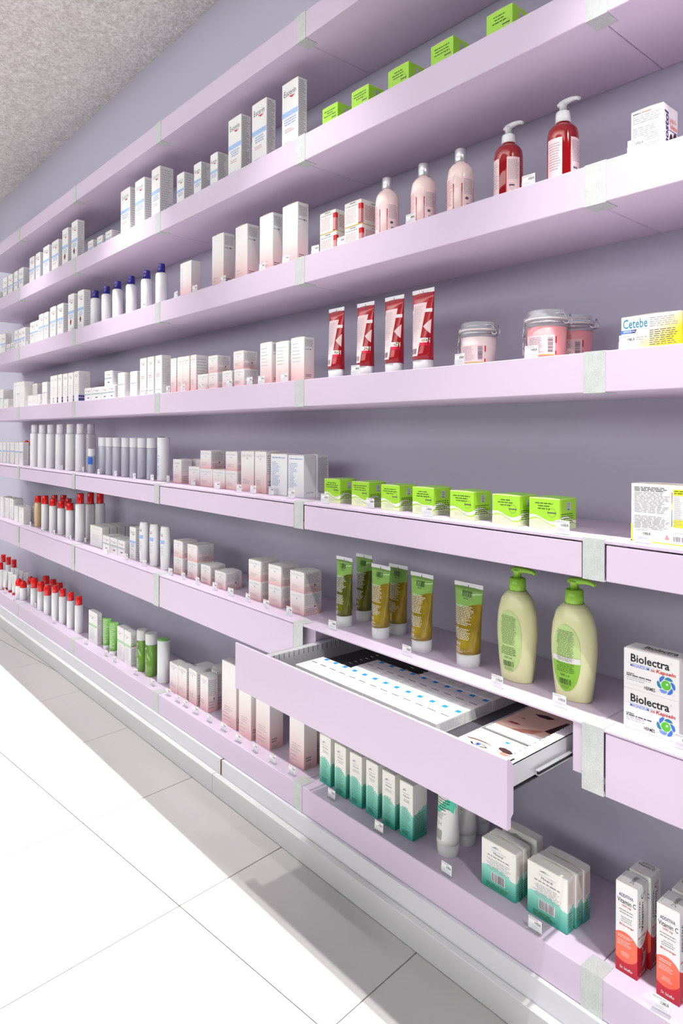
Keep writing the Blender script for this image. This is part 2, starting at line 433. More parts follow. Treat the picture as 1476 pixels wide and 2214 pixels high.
def front_panel(b, hw, h):
    b.prism([(0, .0012), (0, h - .0012), (.0012, h), (.0035, h), (.0075, h - .003), (.0115, h - .0075), (.0148, h - .0135), (.0155, h - .016), (.0155, .020), (.0095, .0145), (.0095, 0), (.0012, 0)][::-1], -hw, hw, 'lilac')
for r in (5, 6):
    z0, z1 = SH[r]
    bt = .0058 if r == 5 else .0046
    gap = .0022 if r == 5 else .0012
    for k in range(-1, 5):
        x0, x1 = modx(k); cxl = -W * (k + 1) + CW; cxr = -W * k
        root = empty('drawer_unit', ((x0 + x1) / 2, 0, z0)); hw = (x1 - x0) / 2
        tag(root, 'lilac shelf unit with a wide drawer, %s in the %s' % (from_right(k + 2), shelf_of[r]), 'shelf unit', 'lilac drawer units')
        b = MB(); b.bbox(-hw, hw, 0, D - .0006, z1 - z0 - bt, z1 - z0, 'lilac', .001); b.build('top_board', root)
        b = MB(); b.box(-hw, -hw + CW / 2 + .028, .0165, D - .001, .021, z1 - z0 - bt - .0002, 'lilac'); b.build('side_panel', root)
        b = MB(); b.box(hw - CW / 2 - .0165, hw, .0165 if not (r == 6 and k == 0) else .0015, D - .001, .021, z1 - z0 - bt - .0002, 'lilac'); b.build('side_panel', root)
        opened = (r == 6 and k == 0)
        dz = z1 - z0 - bt - gap
        dr = empty('drawer', ((cxl + cxr) / 2, -.195 if opened else .0005, z0))
        if opened: tag(dr, 'open drawer pulled out under the green tubes, lilac front and steel tray', 'drawer', 'wide lilac drawers')
        else: tag(dr, 'closed drawer with flat lilac front, %s in the %s' % (from_right(k + 2), shelf_of[r]), 'drawer', 'wide lilac drawers')
        dhw = (cxr - cxl) / 2 - .0027
        if opened: dhw = .3626; dz = .1020
        b = MB(); front_panel(b, dhw, dz); b.build('front_panel', dr)
        zb, zf = (.0285, .0690) if r == 6 else (.008, dz - .012)
        b = MB(); tray(b, .329 if r == 5 else .335, .0157, .40 if opened else .215, zf, zb); tr_o = b.build('tray', dr)
        if opened:
            OPEN = dr
            b = MB(); b.box(-.0006, .0006, -.0004, .0004, -.0115, .0003, 'black'); slot_me = b.build('slot', mesh_only=True)
            b = MB(); b.box(-.0022, .0004, -.0004, .0004, -.0003, .0003, 'black'); nick_me = b.build('notch', mesh_only=True)
            for s in (-1, 1):
                for q in range(26):
                    y = .030 + q * .0140
                    put('slot', slot_me, tr_o, (s * .3149, y, zf - .0014)); put('notch', nick_me, tr_o, (s * .3165, y, zf + .0001), math.pi if s < 0 else 0)
            b = MB(); b.box(-.0016, .0016, -.008, .008, -.0002, .0003, 'black'); put('slot', b.build('slot', mesh_only=True), tr_o, (.326, .062, zf))
            b = MB(); b.box(-.0045, .0045, -.0008, .0008, 0, .0004, 'inkwhite'); dash_me = b.build('lit_perforation', mesh_only=True)  # white dashes paint the light coming up through slots in the tray
            for x in (-.257, -.14, -.10, -.02):
                for q in range(8): put('lit_perforation', dash_me, tr_o, (x, .2326 + q * .0176, zb + .0001))
            for s in (-1, 1):
                b = MB()
                b.box(s * .3425 - .003, s * .3425 + .003, .107, .40, .0375, .0387, 'silver'); b.box(s * .3425 - .003, s * .3425 + .003, .107, .40, .0443, .0455, 'silver'); b.box(s * .3425 - .002, s * .3425 + .001, .109, .40, .0387, .0443, 'black')
                b.build('slide_rail', dr)
            b = MB(); b.box(.183, .1845, .02, .385, zb, zb + .014, 'steel'); b.build('divider', dr)
# metal clips on every joint
clip_me = {}
for r in SH:
    z0, z1 = SH[r]; h = z1 - z0
    b = MB(); t = .0009
    b.prism([(-t, -t), (-t, h + t), (CD, h + t), (CD, h + .0001), (-.0001, h + .0001), (-.0001, -.0001), (CD, -.0001), (CD, -t)][::-1], 0, CW, 'clip')
    clip_me[r] = b.build('joint_clip', mesh_only=True)
for r in SH:
    for k in range(0, 6):
        o = put('joint_clip', clip_me[r], None, (-W * k, 0, SH[r][0]))
        tag(o, 'grey aluminium clip over a shelf joint, %s in the %s' % (from_right(k + 1), shelf_of[r]), 'clip', 'aluminium joint clips')

# ------------------------------------------------------------------ goods in the open drawer
rnd = random.Random(5)
DZ = .4496 + .0286
b = MB(); BW, BL, BH = .0321, .0815, .0225
b.bbox(0, BW - .0006, 0, BL - .001, 0, BH, 'card', .0006); rp_body = b.build('skincare_carton', mesh_only=True)
ft = lambda u, v: (u, v, BH + .0002); ff = lambda u, v: (u, -.0002, v); fr = lambda u, v: (BW - .0006 + .0002, u, v)
b = MB(); b.quad(ft, .016, .068, .027, .0785, 'sky'); b.quad(ff, .016, .008, .026, .016, 'sky'); rp_sq = b.build('logo_square', mesh_only=True)
b = MB(); b.text(ft, 'LA ROCHE-POSAY', .004, .058, .025, .0026, 'inksoft'); b.lines(ft, .006, .026, .044, .040, 1, 'ink', rnd, .7, lo=.95)
b.lines(ft, .004, .027, .035, .008, 5, 'inksoft', rnd, .35); b.lines(fr, .010, .070, .020, .004, 7, 'inksoft', rnd, .4); rp_tx = b.build('printed_text', mesh_only=True)
def rp_row(x0, y0, n, where):
    for i in range(n):
        o = put('skincare_carton', rp_body, None, (x0 + BW * i, y0, DZ))
        put('logo_square', rp_sq, o); put('printed_text', rp_tx, o)
        tag(o, 'white carton with blue square, %s in the %s row inside the open drawer' % (from_right(n - i), where), 'carton', 'white cartons in the open drawer')
rp_row(-.6490, -.0885, 13, 'front'); rp_row(-.5527, -.0060, 10, 'middle'); rp_row(-.4243, .0765, 6, 'back')
# brochures
def brochure(name, x0, x1, y0, y1, z1, label):
    r = empty(name, (x0, y0, DZ)); tag(r, label, 'brochure')
    w, h, t = x1 - x0, y1 - y0, z1 - DZ
    b = MB()
    n = 7
    for i in range(n): b.box(.0006 * (i % 2), w - .0006 * ((i + 1) % 2), .0005 * (i % 3), h, t * i / n, t * (i + .86) / n, 'card')
    b.build('pages', r)
    return r, w, h, t
r, w, h, t = brochure('skincare_brochure', -.180, -.052, -.170, -.0275, .494, 'white brochure stack with a close-up of an eye, at the drawer front')
ft = lambda u, v: (u + .180, v + .170, t + .0002)
ft2 = lambda u, v: (u + .180, v + .170, t + .0004)
ft3 = lambda u, v: (u + .180, v + .170, t + .0006)
b = MB(); b.quad(ft, -.1795, -.1695, -.0525, -.028, 'skinpale')
b.poly(ft2, [(-.178, -.092), (-.155, -.082), (-.125, -.079), (-.100, -.088), (-.085, -.100), (-.085, -.169), (-.176, -.169)], 'skinpale')
b.poly(ft3, [(-.176, -.0755), (-.166, -.071), (-.1536, -.0685), (-.138, -.0685), (-.1183, -.0728), (-.138, -.0715), (-.1536, -.0728), (-.166, -.0755)], 'brow')
b.poly(ft3, [(-.112, -.066), (-.104, -.062), (-.092, -.064), (-.082, -.070), (-.086, -.076), (-.098, -.077), (-.110, -.0725)], 'hair')
b.poly(ft3, [(-.101, -.078), (-.090, -.0775), (-.083, -.081), (-.088, -.0865), (-.099, -.0855)], 'skindark')
b.poly(ft2, [(-.159, -.0855), (-.150, -.0795), (-.1427, -.0782), (-.134, -.0795), (-.122, -.0855), (-.134, -.0905), (-.1427, -.0915), (-.151, -.0905)], 'skin')
b.build('printed_portrait', r)
f4 = lambda u, v: (u + .180, v + .170, t + .0008); f5 = lambda u, v: (u + .180, v + .170, t + .0010); f6 = lambda u, v: (u + .180, v + .170, t + .0012)
b = MB(); b.poly(f4, [(-.1545, -.0852), (-.1485, -.0812), (-.1427, -.0800), (-.1355, -.0815), (-.1265, -.0850), (-.1355, -.0890), (-.1427, -.0898), (-.1490, -.0888)], 'card')
b.disc(f5, -.1427, -.0848, .0048, .0047, 'iris', 18); b.disc(f6, -.1427, -.0848, .0020, .0020, 'inkblack', 12)
b.poly(f5, [(-.1555, -.0850), (-.1485, -.0806), (-.1427, -.0793), (-.1355, -.0806), (-.1255, -.0850), (-.1355, -.0818), (-.1427, -.0806), (-.1485, -.0818)], 'hair')
b.build('printed_eye', r)
b = MB(); b.poly(f4, [(-.136, -.0535), (-.0930, -.0535), (-.0905, -.0405), (-.1335, -.0405)], 'card'); b.build('paper_strip', r)
b = MB(); b.quad(f5, -.1160, -.0465, -.1085, -.0405, 'sky'); b.text(f5, 'LA ROCHE-POSAY', -.1320, -.0520, .038, .0042, 'inksoft'); b.build('brand_name', r)
r, w, h, t = brochure('skincare_brochure', -.178, -.052, -.018, .150, .494, 'brochure stack with a woman\'s face, in the shade at the drawer back')
g = lambda k: (lambda u, v: (u + .178, v + .018, t + .0002 * k))
b = MB(); b.quad(g(1), -.1775, -.0135, -.0525, .1495, 'skin')
b.poly(g(2), [(-.1775, -.0135), (-.1775, .004), (-.140, .006), (-.115, .016), (-.085, .020), (-.0525, .028), (-.0525, -.0135)], 'cardcool')
b.poly(g(3), [(-.145, .012), (-.122, .010), (-.105, .020), (-.098, .045), (-.112, .036), (-.130, .022)], 'skindark')
b.poly(g(3), [(-.098, .045), (-.090, .105), (-.0525, .118), (-.0525, .040)], 'hair'); b.poly(g(3), [(-.152, .098), (-.132, .108), (-.112, .104), (-.120, .094), (-.138, .092)], 'hair')
b.poly(g(4), [(-.1670, .0330), (-.160, .0385), (-.155, .0375), (-.150, .0395), (-.1390, .0350), (-.150, .0315), (-.160, .0310)], 'lip')
b.poly(g(4), [(-.160, .064), (-.1547, .068), (-.149, .064), (-.1547, .061)], 'skindark'); b.build('printed_portrait', r)
b = MB(); b.poly(g(5), [(-.121, -.008), (-.098, .012), (-.078, .016), (-.068, .008), (-.070, -.012), (-.110, -.0130)], 'plsoft'); b.text(g(6), 'MEINE HAUT', -.110, -.004, .034, .0055, 'inksoft'); b.build('title', r)

# ---- goods tables: cartons (x0, x1, y, depth, z, height); rounds (x, y, radius, z, height, ...); tags (x, y, price)
BOXES = [
 ('euc_s', 2, [(-3.618, -3.5408, .03, .06, 1.7491, .0564), (-3.4833, -3.4089, .03, .05, 1.7491, .1198), (-3.3828, -3.3068, .03, .05, 1.7491, .1171), (-3.2738, -3.2111, .03, .05, 1.7491, .1171), (-3.1893, -3.1159, .03, .05, 1.7491, .1176)]),
 ('euc', 2, [(-3.0097, -2.9396, .03, .045, 1.7491, .1396), (-2.912, -2.8485, .03, .045, 1.7491, .1412), (-2.8012, -2.7154, .03, .045, 1.7491, .1494), (-2.6774, -2.5885, .03, .045, 1.7491, .1482)]),
 ('euc_r', 2, [(-2.5377, -2.4665, .03, .045, 1.7491, .1731), (-2.4228, -2.3513, .03, .0303, 1.7491, .1797)]),
 ('euc_s', 2, [(-2.2308, -2.1763, .03, .06, 1.7491, .0572), (-2.1324, -2.0771, .03, .06, 1.7491, .0538), (-2.0474, -1.9889, .03, .06, 1.7491, .0551)]),
 ('euc', 2, [(-1.9018, -1.821, .03, .05, 1.7491, .1749), (-1.776, -1.6985, .03, .05, 1.7491, .1765), (-1.6414, -1.578, .03, .05, 1.7491, .1801)]),
 ('euc_s', 2, [(-1.4564, -1.4073, .03, .0332, 1.7491, .1102), (-1.3436, -1.2982, .03, .0326, 1.7491, .1101), (-1.2418, -1.1996, .03, .0372, 1.7491, .1095)]),
 ('euc', 2, [(-1.1395, -1.0709, .03, .0328, 1.7491, .1771), (-1.0159, -.9457, .03, .0306, 1.7491, .1773), (-.8744, -.8056, .03, .029, 1.7491, .1781)]),
 ('green', 2, [(-.7263, -.668, .045, .05, 1.7491, .0676), (-.6184, -.5594, .045, .05, 1.7491, .069), (-.4972, -.4342, .045, .05, 1.7491, .0691), (-.372, -.3119, .045, .05, 1.7491, .07), (-.2309, -.1715, .045, .05, 1.7491, .0686)]),
 ('euc_s', 3, [(-3.614, -3.518, .03, .05, 1.4513, .1169), (-3.5119, -3.4317, .03, .0312, 1.4513, .1126)]),
 ('euc_t', 3, [(-3.4127, -3.3416, .03, .04, 1.4513, .0473), (-3.33, -3.2703, .03, .04, 1.4513, .0485)]),
 ('euc_s', 3, [(-3.26, -3.2042, .03, .05, 1.4513, .1054), (-3.1878, -3.1358, .03, .05, 1.4513, .104), (-3.1305, -3.0798, .03, .0246, 1.4513, .1048)]),
 ('euc', 3, [(-2.9961, -2.9315, .03, .045, 1.4513, .1142), (-2.9219, -2.867, .03, .045, 1.4513, .1138), (-2.8599, -2.7964, .03, .045, 1.4513, .1362), (-2.7856, -2.7242, .03, .045, 1.4513, .1354), (-2.6964, -2.6206, .03, .045, 1.4513, .1478), (-2.5981, -2.5217, .03, .045, 1.4513, .1472)]),
 ('euc_r', 3, [(-2.4597, -2.3899, .03, .045, 1.4513, .17), (-2.344, -2.2754, .03, .0288, 1.4513, .1684)]),
 ('pinkplain', 3, [(-1.43, -1.3572, .03, .0329, 1.4513, .1146)]),
 ('pink', 3, [(-1.229, -1.1633, .03, .0385, 1.4513, .1587), (-1.0985, -1.0374, .03, .0402, 1.4513, .1559), (-.9756, -.9139, .03, .0319, 1.4513, .1572), (-.8699, -.8051, .03, .0353, 1.4513, .1577)]),
 ('rosebox', 3, [(-.7394, -.6776, .05, .065, 1.4513, .0589), (-.7398, -.6799, .05, .065, 1.5102, .0536), (-.6467, -.5864, .05, .065, 1.4513, .0551), (-.6471, -.5886, .05, .065, 1.5064, .0585)]),
 ('sano', 3, [(.0518, .1035, .05, .0508, 1.4513, .0835)]),
 ('white', 4, [(-3.5701, -3.4696, .03, .05, 1.1511, .1086), (-3.3731, -3.3008, .061, .05, 1.1511, .1089)]),
 ('white_s', 4, [(-3.4179, -3.3403, .02, .04, 1.1511, .0508)]),
 ('white', 4, [(-3.2727, -3.2155, .03, .05, 1.1511, .1324), (-3.2111, -3.1607, .03, .05, 1.1511, .1325), (-3.1532, -3.0946, .03, .05, 1.1511, .1317)]),
 ('white_s', 4, [(-2.9897, -2.9172, .02, .04, 1.1511, .0518), (-2.9123, -2.8498, .02, .04, 1.1511, .049), (-2.8433, -2.8077, .02, .04, 1.1511, .0531)]),
 ('white', 4, [(-3.0888, -3.0161, .07, .05, 1.1511, .1193), (-2.8067, -2.7376, .03, .04, 1.1511, .1087)]),
 ('white_b', 4, [(-2.6893, -2.6469, .03, .05, 1.1511, .1309), (-2.6419, -2.5979, .03, .05, 1.1511, .1312), (-2.5855, -2.5362, .03, .05, 1.1511, .1315), (-2.5201, -2.4646, .03, .05, 1.1511, .1304), (-2.4545, -2.3954, .03, .05, 1.1511, .1304), (-2.3842, -2.3309, .03, .05, 1.1511, .1322)]),
 ('euc_t', 4, [(-2.2605, -2.1884, .03, .05, 1.1511, .0535), (-2.182, -2.0945, .03, .05, 1.1511, .0526), (-2.0884, -2.0169, .03, .05, 1.1511, .0519), (-2.0134, -1.9538, .03, .05, 1.1511, .0523), (-2.0494, -1.9805, .03, .05, 1.2033, .0572)]),
 ('white', 4, [(-1.9209, -1.8611, .03, .05, 1.1511, .0946), (-1.8108, -1.7528, .03, .05, 1.1511, .0925)]),
 ('white_r', 4, [(-1.7285, -1.6772, .03, .035, 1.1511, .1337), (-1.6678, -1.6193, .03, .035, 1.1511, .1338), (-1.6075, -1.5582, .03, .035, 1.1511, .1334)]),
 ('pink_n', 4, [(-1.4931, -1.4553, .03, .04, 1.1511, .1137), (-1.4467, -1.4101, .03, .04, 1.1511, .114), (-1.4085, -1.3671, .03, .04, 1.1511, .1136), (-1.359, -1.323, .03, .04, 1.1511, .1137)]),
 ('pink_s', 4, [(-1.313, -1.2508, .03, .05, 1.1511, .0494), (-1.2471, -1.1957, .03, .05, 1.1511, .0506), (-1.1673, -1.1161, .03, .05, 1.1511, .0503), (-1.1026, -1.0513, .03, .0484, 1.1511, .0512), (-1.2498, -1.1962, .03, .0462, 1.2017, .051), (-1.1064, -1.055, .03, .0476, 1.2022, .0514)]),
 ('pink', 4, [(-.9708, -.9176, .03, .05, 1.1511, .1127), (-.8975, -.8419, .03, .05, 1.1511, .1083), (-.8312, -.7761, .03, .0333, 1.1511, .1117)]),
 ('cetebe', 4, [(.0419, .1358, .04, .02, 1.1511, .0552)]),
 ('white_o', 5, [(-3.6772, -3.5881, .0549, .03, .8527, .1147), (-3.5871, -3.5245, .06, .03, .8527, .1164), (-3.5048, -3.4676, .059, .03, .8527, .1171), (-3.4666, -3.3895, .0656, .03, .8527, .1178), (-3.3448, -3.28, .0576, .03, .8527, .117), (-3.2412, -3.1757, .0498, .03, .8527, .1175)]),
 ('pink_s', 5, [(-1.5521, -1.494, .0698, .04, .8527, .0794), (-1.4379, -1.3678, .0676, .05, .8527, .0593), (-1.3658, -1.2876, .0688, .05, .8527, .0553), (-1.2718, -1.2032, .061, .05, .8527, .0564), (-1.2022, -1.1392, .0642, .05, .8527, .056), (-1.3639, -1.298, .0688, .05, .908, .0574), (-1.2027, -1.1397, .0642, .05, .9087, .0571), (-1.545, -1.495, .125, .04, .8527, .079), (-1.493, -1.443, .125, .04, .8527, .079)]),
 ('pink_t', 5, [(-1.1213, -1.0543, .0667, .05, .8527, .1159), (-1.0444, -.9885, .0636, .05, .8527, .1163)]),
 ('white_l', 5, [(-.9752, -.8995, .07, .045, .8527, .1114), (-.8873, -.8203, .0651, .0403, .8527, .1102), (-.8646, -.8165, .1064, .0393, .8527, .1123)]),
 ('green', 5, [(-.7151, -.6558, .0472, .055, .8527, .0572), (-.6132, -.5539, .046, .055, .8527, .0562), (-.5084, -.4513, .0398, .055, .8527, .055), (-.4116, -.3519, .0378, .055, .8527, .0562), (-.3063, -.2475, .034, .055, .8527, .055), (-.2042, -.1438, .0338, .055, .8527, .0549), (-.1261, -.0656, .0372, .055, .8527, .0544)]),
 ('vita', 5, [(.0633, .1683, .0326, .03, .8527, .0903)]),
 ('white', 6, [(-3.5208, -3.4729, .0312, .05, .5548, .1137), (-3.4719, -3.4056, .0429, .05, .5548, .1097), (-3.4046, -3.3324, .0478, .05, .5548, .1098)]),
 ('white_s', 6, [(-3.2816, -3.2125, .0371, .035, .5548, .0821), (-3.1744, -3.0961, .0309, .035, .5548, .0854), (-3.2875, -3.2104, .0983, .03, .5548, .083), (-3.1346, -3.0974, .0848, .03, .5548, .0869), (-2.2569, -2.1295, .0545, .03, .5548, .0838), (-2.2569, -2.1295, .0875, .03, .5548, .0838), (-2.2569, -2.1295, .1205, .03, .5548, .0838), (-2.2569, -2.1295, .1535, .03, .5548, .0838)]),
 ('euc_t', 6, [(-2.0847, -2.019, .0394, .06, .5548, .0619), (-2.018, -1.9518, .0426, .06, .5548, .0599), (-1.948, -1.8855, .0434, .06, .5548, .0588)]),
 ('euc', 6, [(-1.8589, -1.8069, .0515, .03, .5548, .1182)]),
 ('pink_s', 6, [(-1.5116, -1.4504, .0531, .055, .5548, .0545), (-1.5122, -1.4509, .0531, .055, .6093, .0553), (-1.416, -1.3529, .0529, .06, .5548, .0551), (-1.4165, -1.3534, .0529, .06, .6098, .0539), (-1.3239, -1.2662, .05, .0545, .5548, .0564), (-1.2331, -1.1705, .0465, .0566, .5548, .0518), (-1.0516, -.9908, .0492, .06, .5548, .0546), (-1.0521, -.9913, .0492, .06, .6094, .056), (-.9588, -.8996, .0521, .06, .5548, .056), (-.9592, -.8999, .0521, .06, .6108, .054), (-.8575, -.7978, .0504, .0577, .5548, .0561), (-.8579, -.7981, .0504, .0577, .6109, .0533)]),
 ('greenwhite', 7, [(-2.2426, -2.1505, .0444, .0201, .1619, .1269), (-1.9525, -1.8917, .0446, .03, .1619, .1225), (-1.8845, -1.8261, .0434, .0255, .1619, .1232)]),
 ('pink_t', 7, [(-1.5215, -1.4638, .0453, .035, .1619, .0953), (-1.4635, -1.4074, .0469, .035, .1619, .0975), (-1.3915, -1.341, .0464, .035, .1619, .1076), (-1.3175, -1.2702, .0459, .035, .1619, .1078), (-1.4572, -1.3876, .1002, .05, .1619, .0898), (-1.3184, -1.284, .0853, .04, .1619, .1141), (-1.3866, -1.3569, .1284, .04, .1619, .0988)]),
 ('pinktall', 7, [(-1.1867, -1.108, .045, .04, .1619, .186), (-1.0864, -1.0232, .0403, .04, .1619, .186), (-1.0072, -.9406, .0458, .0452, .1619, .186), (-.8581, -.7956, .0509, .0429, .1619, .186), (-.8381, -.7706, .1038, .04, .1619, .186)]),
 ('teal', 7, [(-.7297, -.6879, .0486, .045, .1619, .1183), (-.665, -.6241, .0415, .045, .1619, .1194), (-.6102, -.5685, .0413, .045, .1619, .1178), (-.5534, -.5144, .0403, .045, .1619, .1198), (-.4985, -.459, .0377, .045, .1619, .1188), (-.445, -.4064, .0379, .045, .1619, .117)]),
 ('tealflat', 7, [(-.2307, -.1538, .0414, .021, .1619, .0891), (-.2307, -.1538, .0654, .0215, .1619, .0891), (-.2277, -.1508, .1034, .0215, .1619, .0931), (-.1295, -.05, .0422, .021, .1619, .0936), (-.1275, -.048, .0657, .0215, .1619, .0936), (-.1255, -.046, .0892, .0215, .1619, .0936)]),
 ('addi', 7, [(.0386, .0741, .0369, .0355, .1619, .1429), (.0426, .0781, .0744, .0355, .1619, .1469), (.1039, .1386, .0368, .0417, .1619, .1408), (.1079, .1426, .0805, .0417, .1619, .1448)]),
]
ROUNDS = [
 ('bluecap', 3, [(-2.2241, .06, .0202, 1.4513, .1582, .1261), (-2.1067, .06, .0202, 1.4513, .1564, .1253), (-1.9981, .06, .0202, 1.4513, .1587, .1272), (-1.8719, .06, .0202, 1.4513, .1563, .1251), (-1.7412, .06, .0202, 1.4513, .1543, .1229), (-1.6248, .06, .0202, 1.4513, .1562, .1251)]),
 ('rosebottle', 3, [(-.5276, .075, .0273, 1.4513, .1482, .122), (-.417, .075, .0273, 1.4513, .1473, .1198), (-.3161, .075, .0273, 1.4513, .147, .1199)]),
 ('redpump', 3, [(-.2002, .075, .0272, 1.4513, .1575, .1179, .1365), (-.0847, .075, .0272, 1.4513, .1601, .1177, .1396)]),
 ('redtube', 4, [(-.6857, .06, .0246, 1.1511, .1739), (-.5821, .06, .0249, 1.1511, .1726), (-.4882, .06, .0254, 1.1511, .1733), (-.4028, .06, .0266, 1.1511, .175)]),
 ('jarwhite', 4, [(-.2769, .085, .0384, 1.1511, .0892)]),
 ('jarpink', 4, [(-.1158, .075, .0384, 1.1511, .09), (-.111, .157, .0384, 1.1511, .0898)]),
 ('whitebottle', 5, [(-2.9945, .0536, .0212, .8527, .2086, .1648), (-2.8741, .0535, .0212, .8527, .2076, .1635), (-2.7793, .0627, .0212, .8527, .2078, .163), (-2.6492, .0626, .0212, .8527, .2078, .1624), (-2.5245, .0649, .0212, .8527, .2075, .1626), (-2.4308, .0755, .0212, .8527, .2082, .1628), (-2.4781, .14, .0212, .8527, .2095, .1616)]),
 ('bluelabel', 5, [(-2.2741, .0653, .0145, .8527, .1017)]),
 ('clearbottle', 5, [(-2.2564, .106, .0185, .8527, .1493, .1106), (-2.1675, .0761, .0185, .8527, .1498, .1121), (-2.1047, .0773, .0185, .8527, .1502, .113), (-2.033, .0769, .0185, .8527, .1506, .1142), (-1.9437, .0741, .0185, .8527, .151, .1156), (-1.8707, .0753, .0185, .8527, .1514, .1167), (-1.8063, .0769, .0185, .8527, .1518, .1177), (-1.7422, .0832, .0185, .8527, .1522, .1187)]),
 ('whitecyl', 5, [(-1.649, .0826, .022, .8527, .1527)]),
 ('amber', 6, [(-2.9829, .0674, .0165, .5548, .1522, .1196)]),
 ('redcap', 6, [(-2.8412, .0572, .0172, .5548, .1642, .124), (-2.7164, .0539, .0172, .5548, .1591, .1257), (-2.6292, .0623, .0172, .5548, .1555, .1213), (-2.5116, .0601, .0172, .5548, .1539, .1226), (-2.9617, .14, .0172, .5548, .1535, .1194), (-2.92, .17, .0172, .5548, .1553, .1223), (-2.7906, .15, .0172, .5548, .1484, .1109)]),
 ('redcaptall', 6, [(-2.3856, .0605, .0215, .5548, .2048, .1611), (-2.4264, .12, .0215, .5548, .2021, .1532), (-2.3935, .15, .0215, .5548, .2027, .1565)]),
 ('oval', 6, [(-1.7467, .0571, .0185, .5548, .1462), (-1.6622, .0566, .0185, .5548, .1471), (-1.5793, .0568, .0185, .5548, .1473)]),
 ('greentube', 6, [(-.6706, .0758, .025, .5548, .1656), (-.6759, .146, .0249, .5548, .1632), (-.5425, .0743, .0258, .5548, .1651), (-.5405, .129, .026, .5548, .1594), (-.4172, .0754, .0274, .5548, .1656), (-.2951, .0806, .0304, .5548, .1644)]),
 ('lotion', 6, [(-.1829, .0853, .0372, .5548, .213, .1691, .1897), (-.0637, .0837, .0381, .5548, .2115, .1673, .1887)]),
 ('redcap7', 7, [(-3.9884, .17, .0172, .1619, .1056, .0577), (-3.8754, .17, .0172, .1619, .1064, .0595), (-3.7607, .17, .0172, .1619, .1062, .0596), (-3.4753, .0224, .0172, .1619, .1485, .1093)]),
 ('whitetube', 7, [(-3.4457, .0397, .0135, .1619, .1165), (-3.3682, .0447, .0135, .1619, .1164), (-3.2897, .0428, .0135, .1619, .116), (-3.631, .15, .0135, .1619, .0855), (-3.5477, .15, .0135, .1619, .0843), (-3.4561, .15, .0135, .1619, .0865)]),
 ('rollon', 7, [(-3.1827, .0358, .0178, .1619, .1058, .0689), (-3.1444, .0461, .0178, .1619, .0999, .0632), (-3.2258, .1066, .0178, .1619, .1004, .0595)]),
 ('fatcap', 7, [(-2.9815, .0513, .0172, .1619, .1391, .0904), (-2.8806, .0524, .0172, .1619, .1379, .0908), (-2.7785, .0509, .0172, .1619, .1365, .09), (-3.1181, .15, .0172, .1619, .1152, .0718), (-3.0092, .15, .0172, .1619, .1143, .0779), (-2.9125, .15, .0172, .1619, .1136, .0766)]),
 ('redcap7', 7, [(-2.6562, .0467, .0172, .1619, .1578, .125), (-2.5752, .0528, .0172, .1619, .1558, .1209), (-2.4709, .0519, .0172, .1619, .1583, .1216), (-2.3768, .0531, .0172, .1619, .1568, .1202)]),
 ('gtube', 7, [(-2.0887, .0606, .0165, .1619, .1288), (-2.0003, .0511, .0165, .1619, .1338)]),
 ('greenclear', 7, [(-1.7609, .0593, .0201, .1619, .148, .1106), (-1.692, .0614, .0212, .1619, .1493, .111)]),
 ('greentop', 7, [(-1.6034, .0639, .0212, .1619, .149)]),
 ('tealtube', 7, [(-.3355, .068, .0245, .1619, .165), (-.337, .125, .0245, .1619, .165), (-.345, .182, .0245, .1619, .165)]),
]
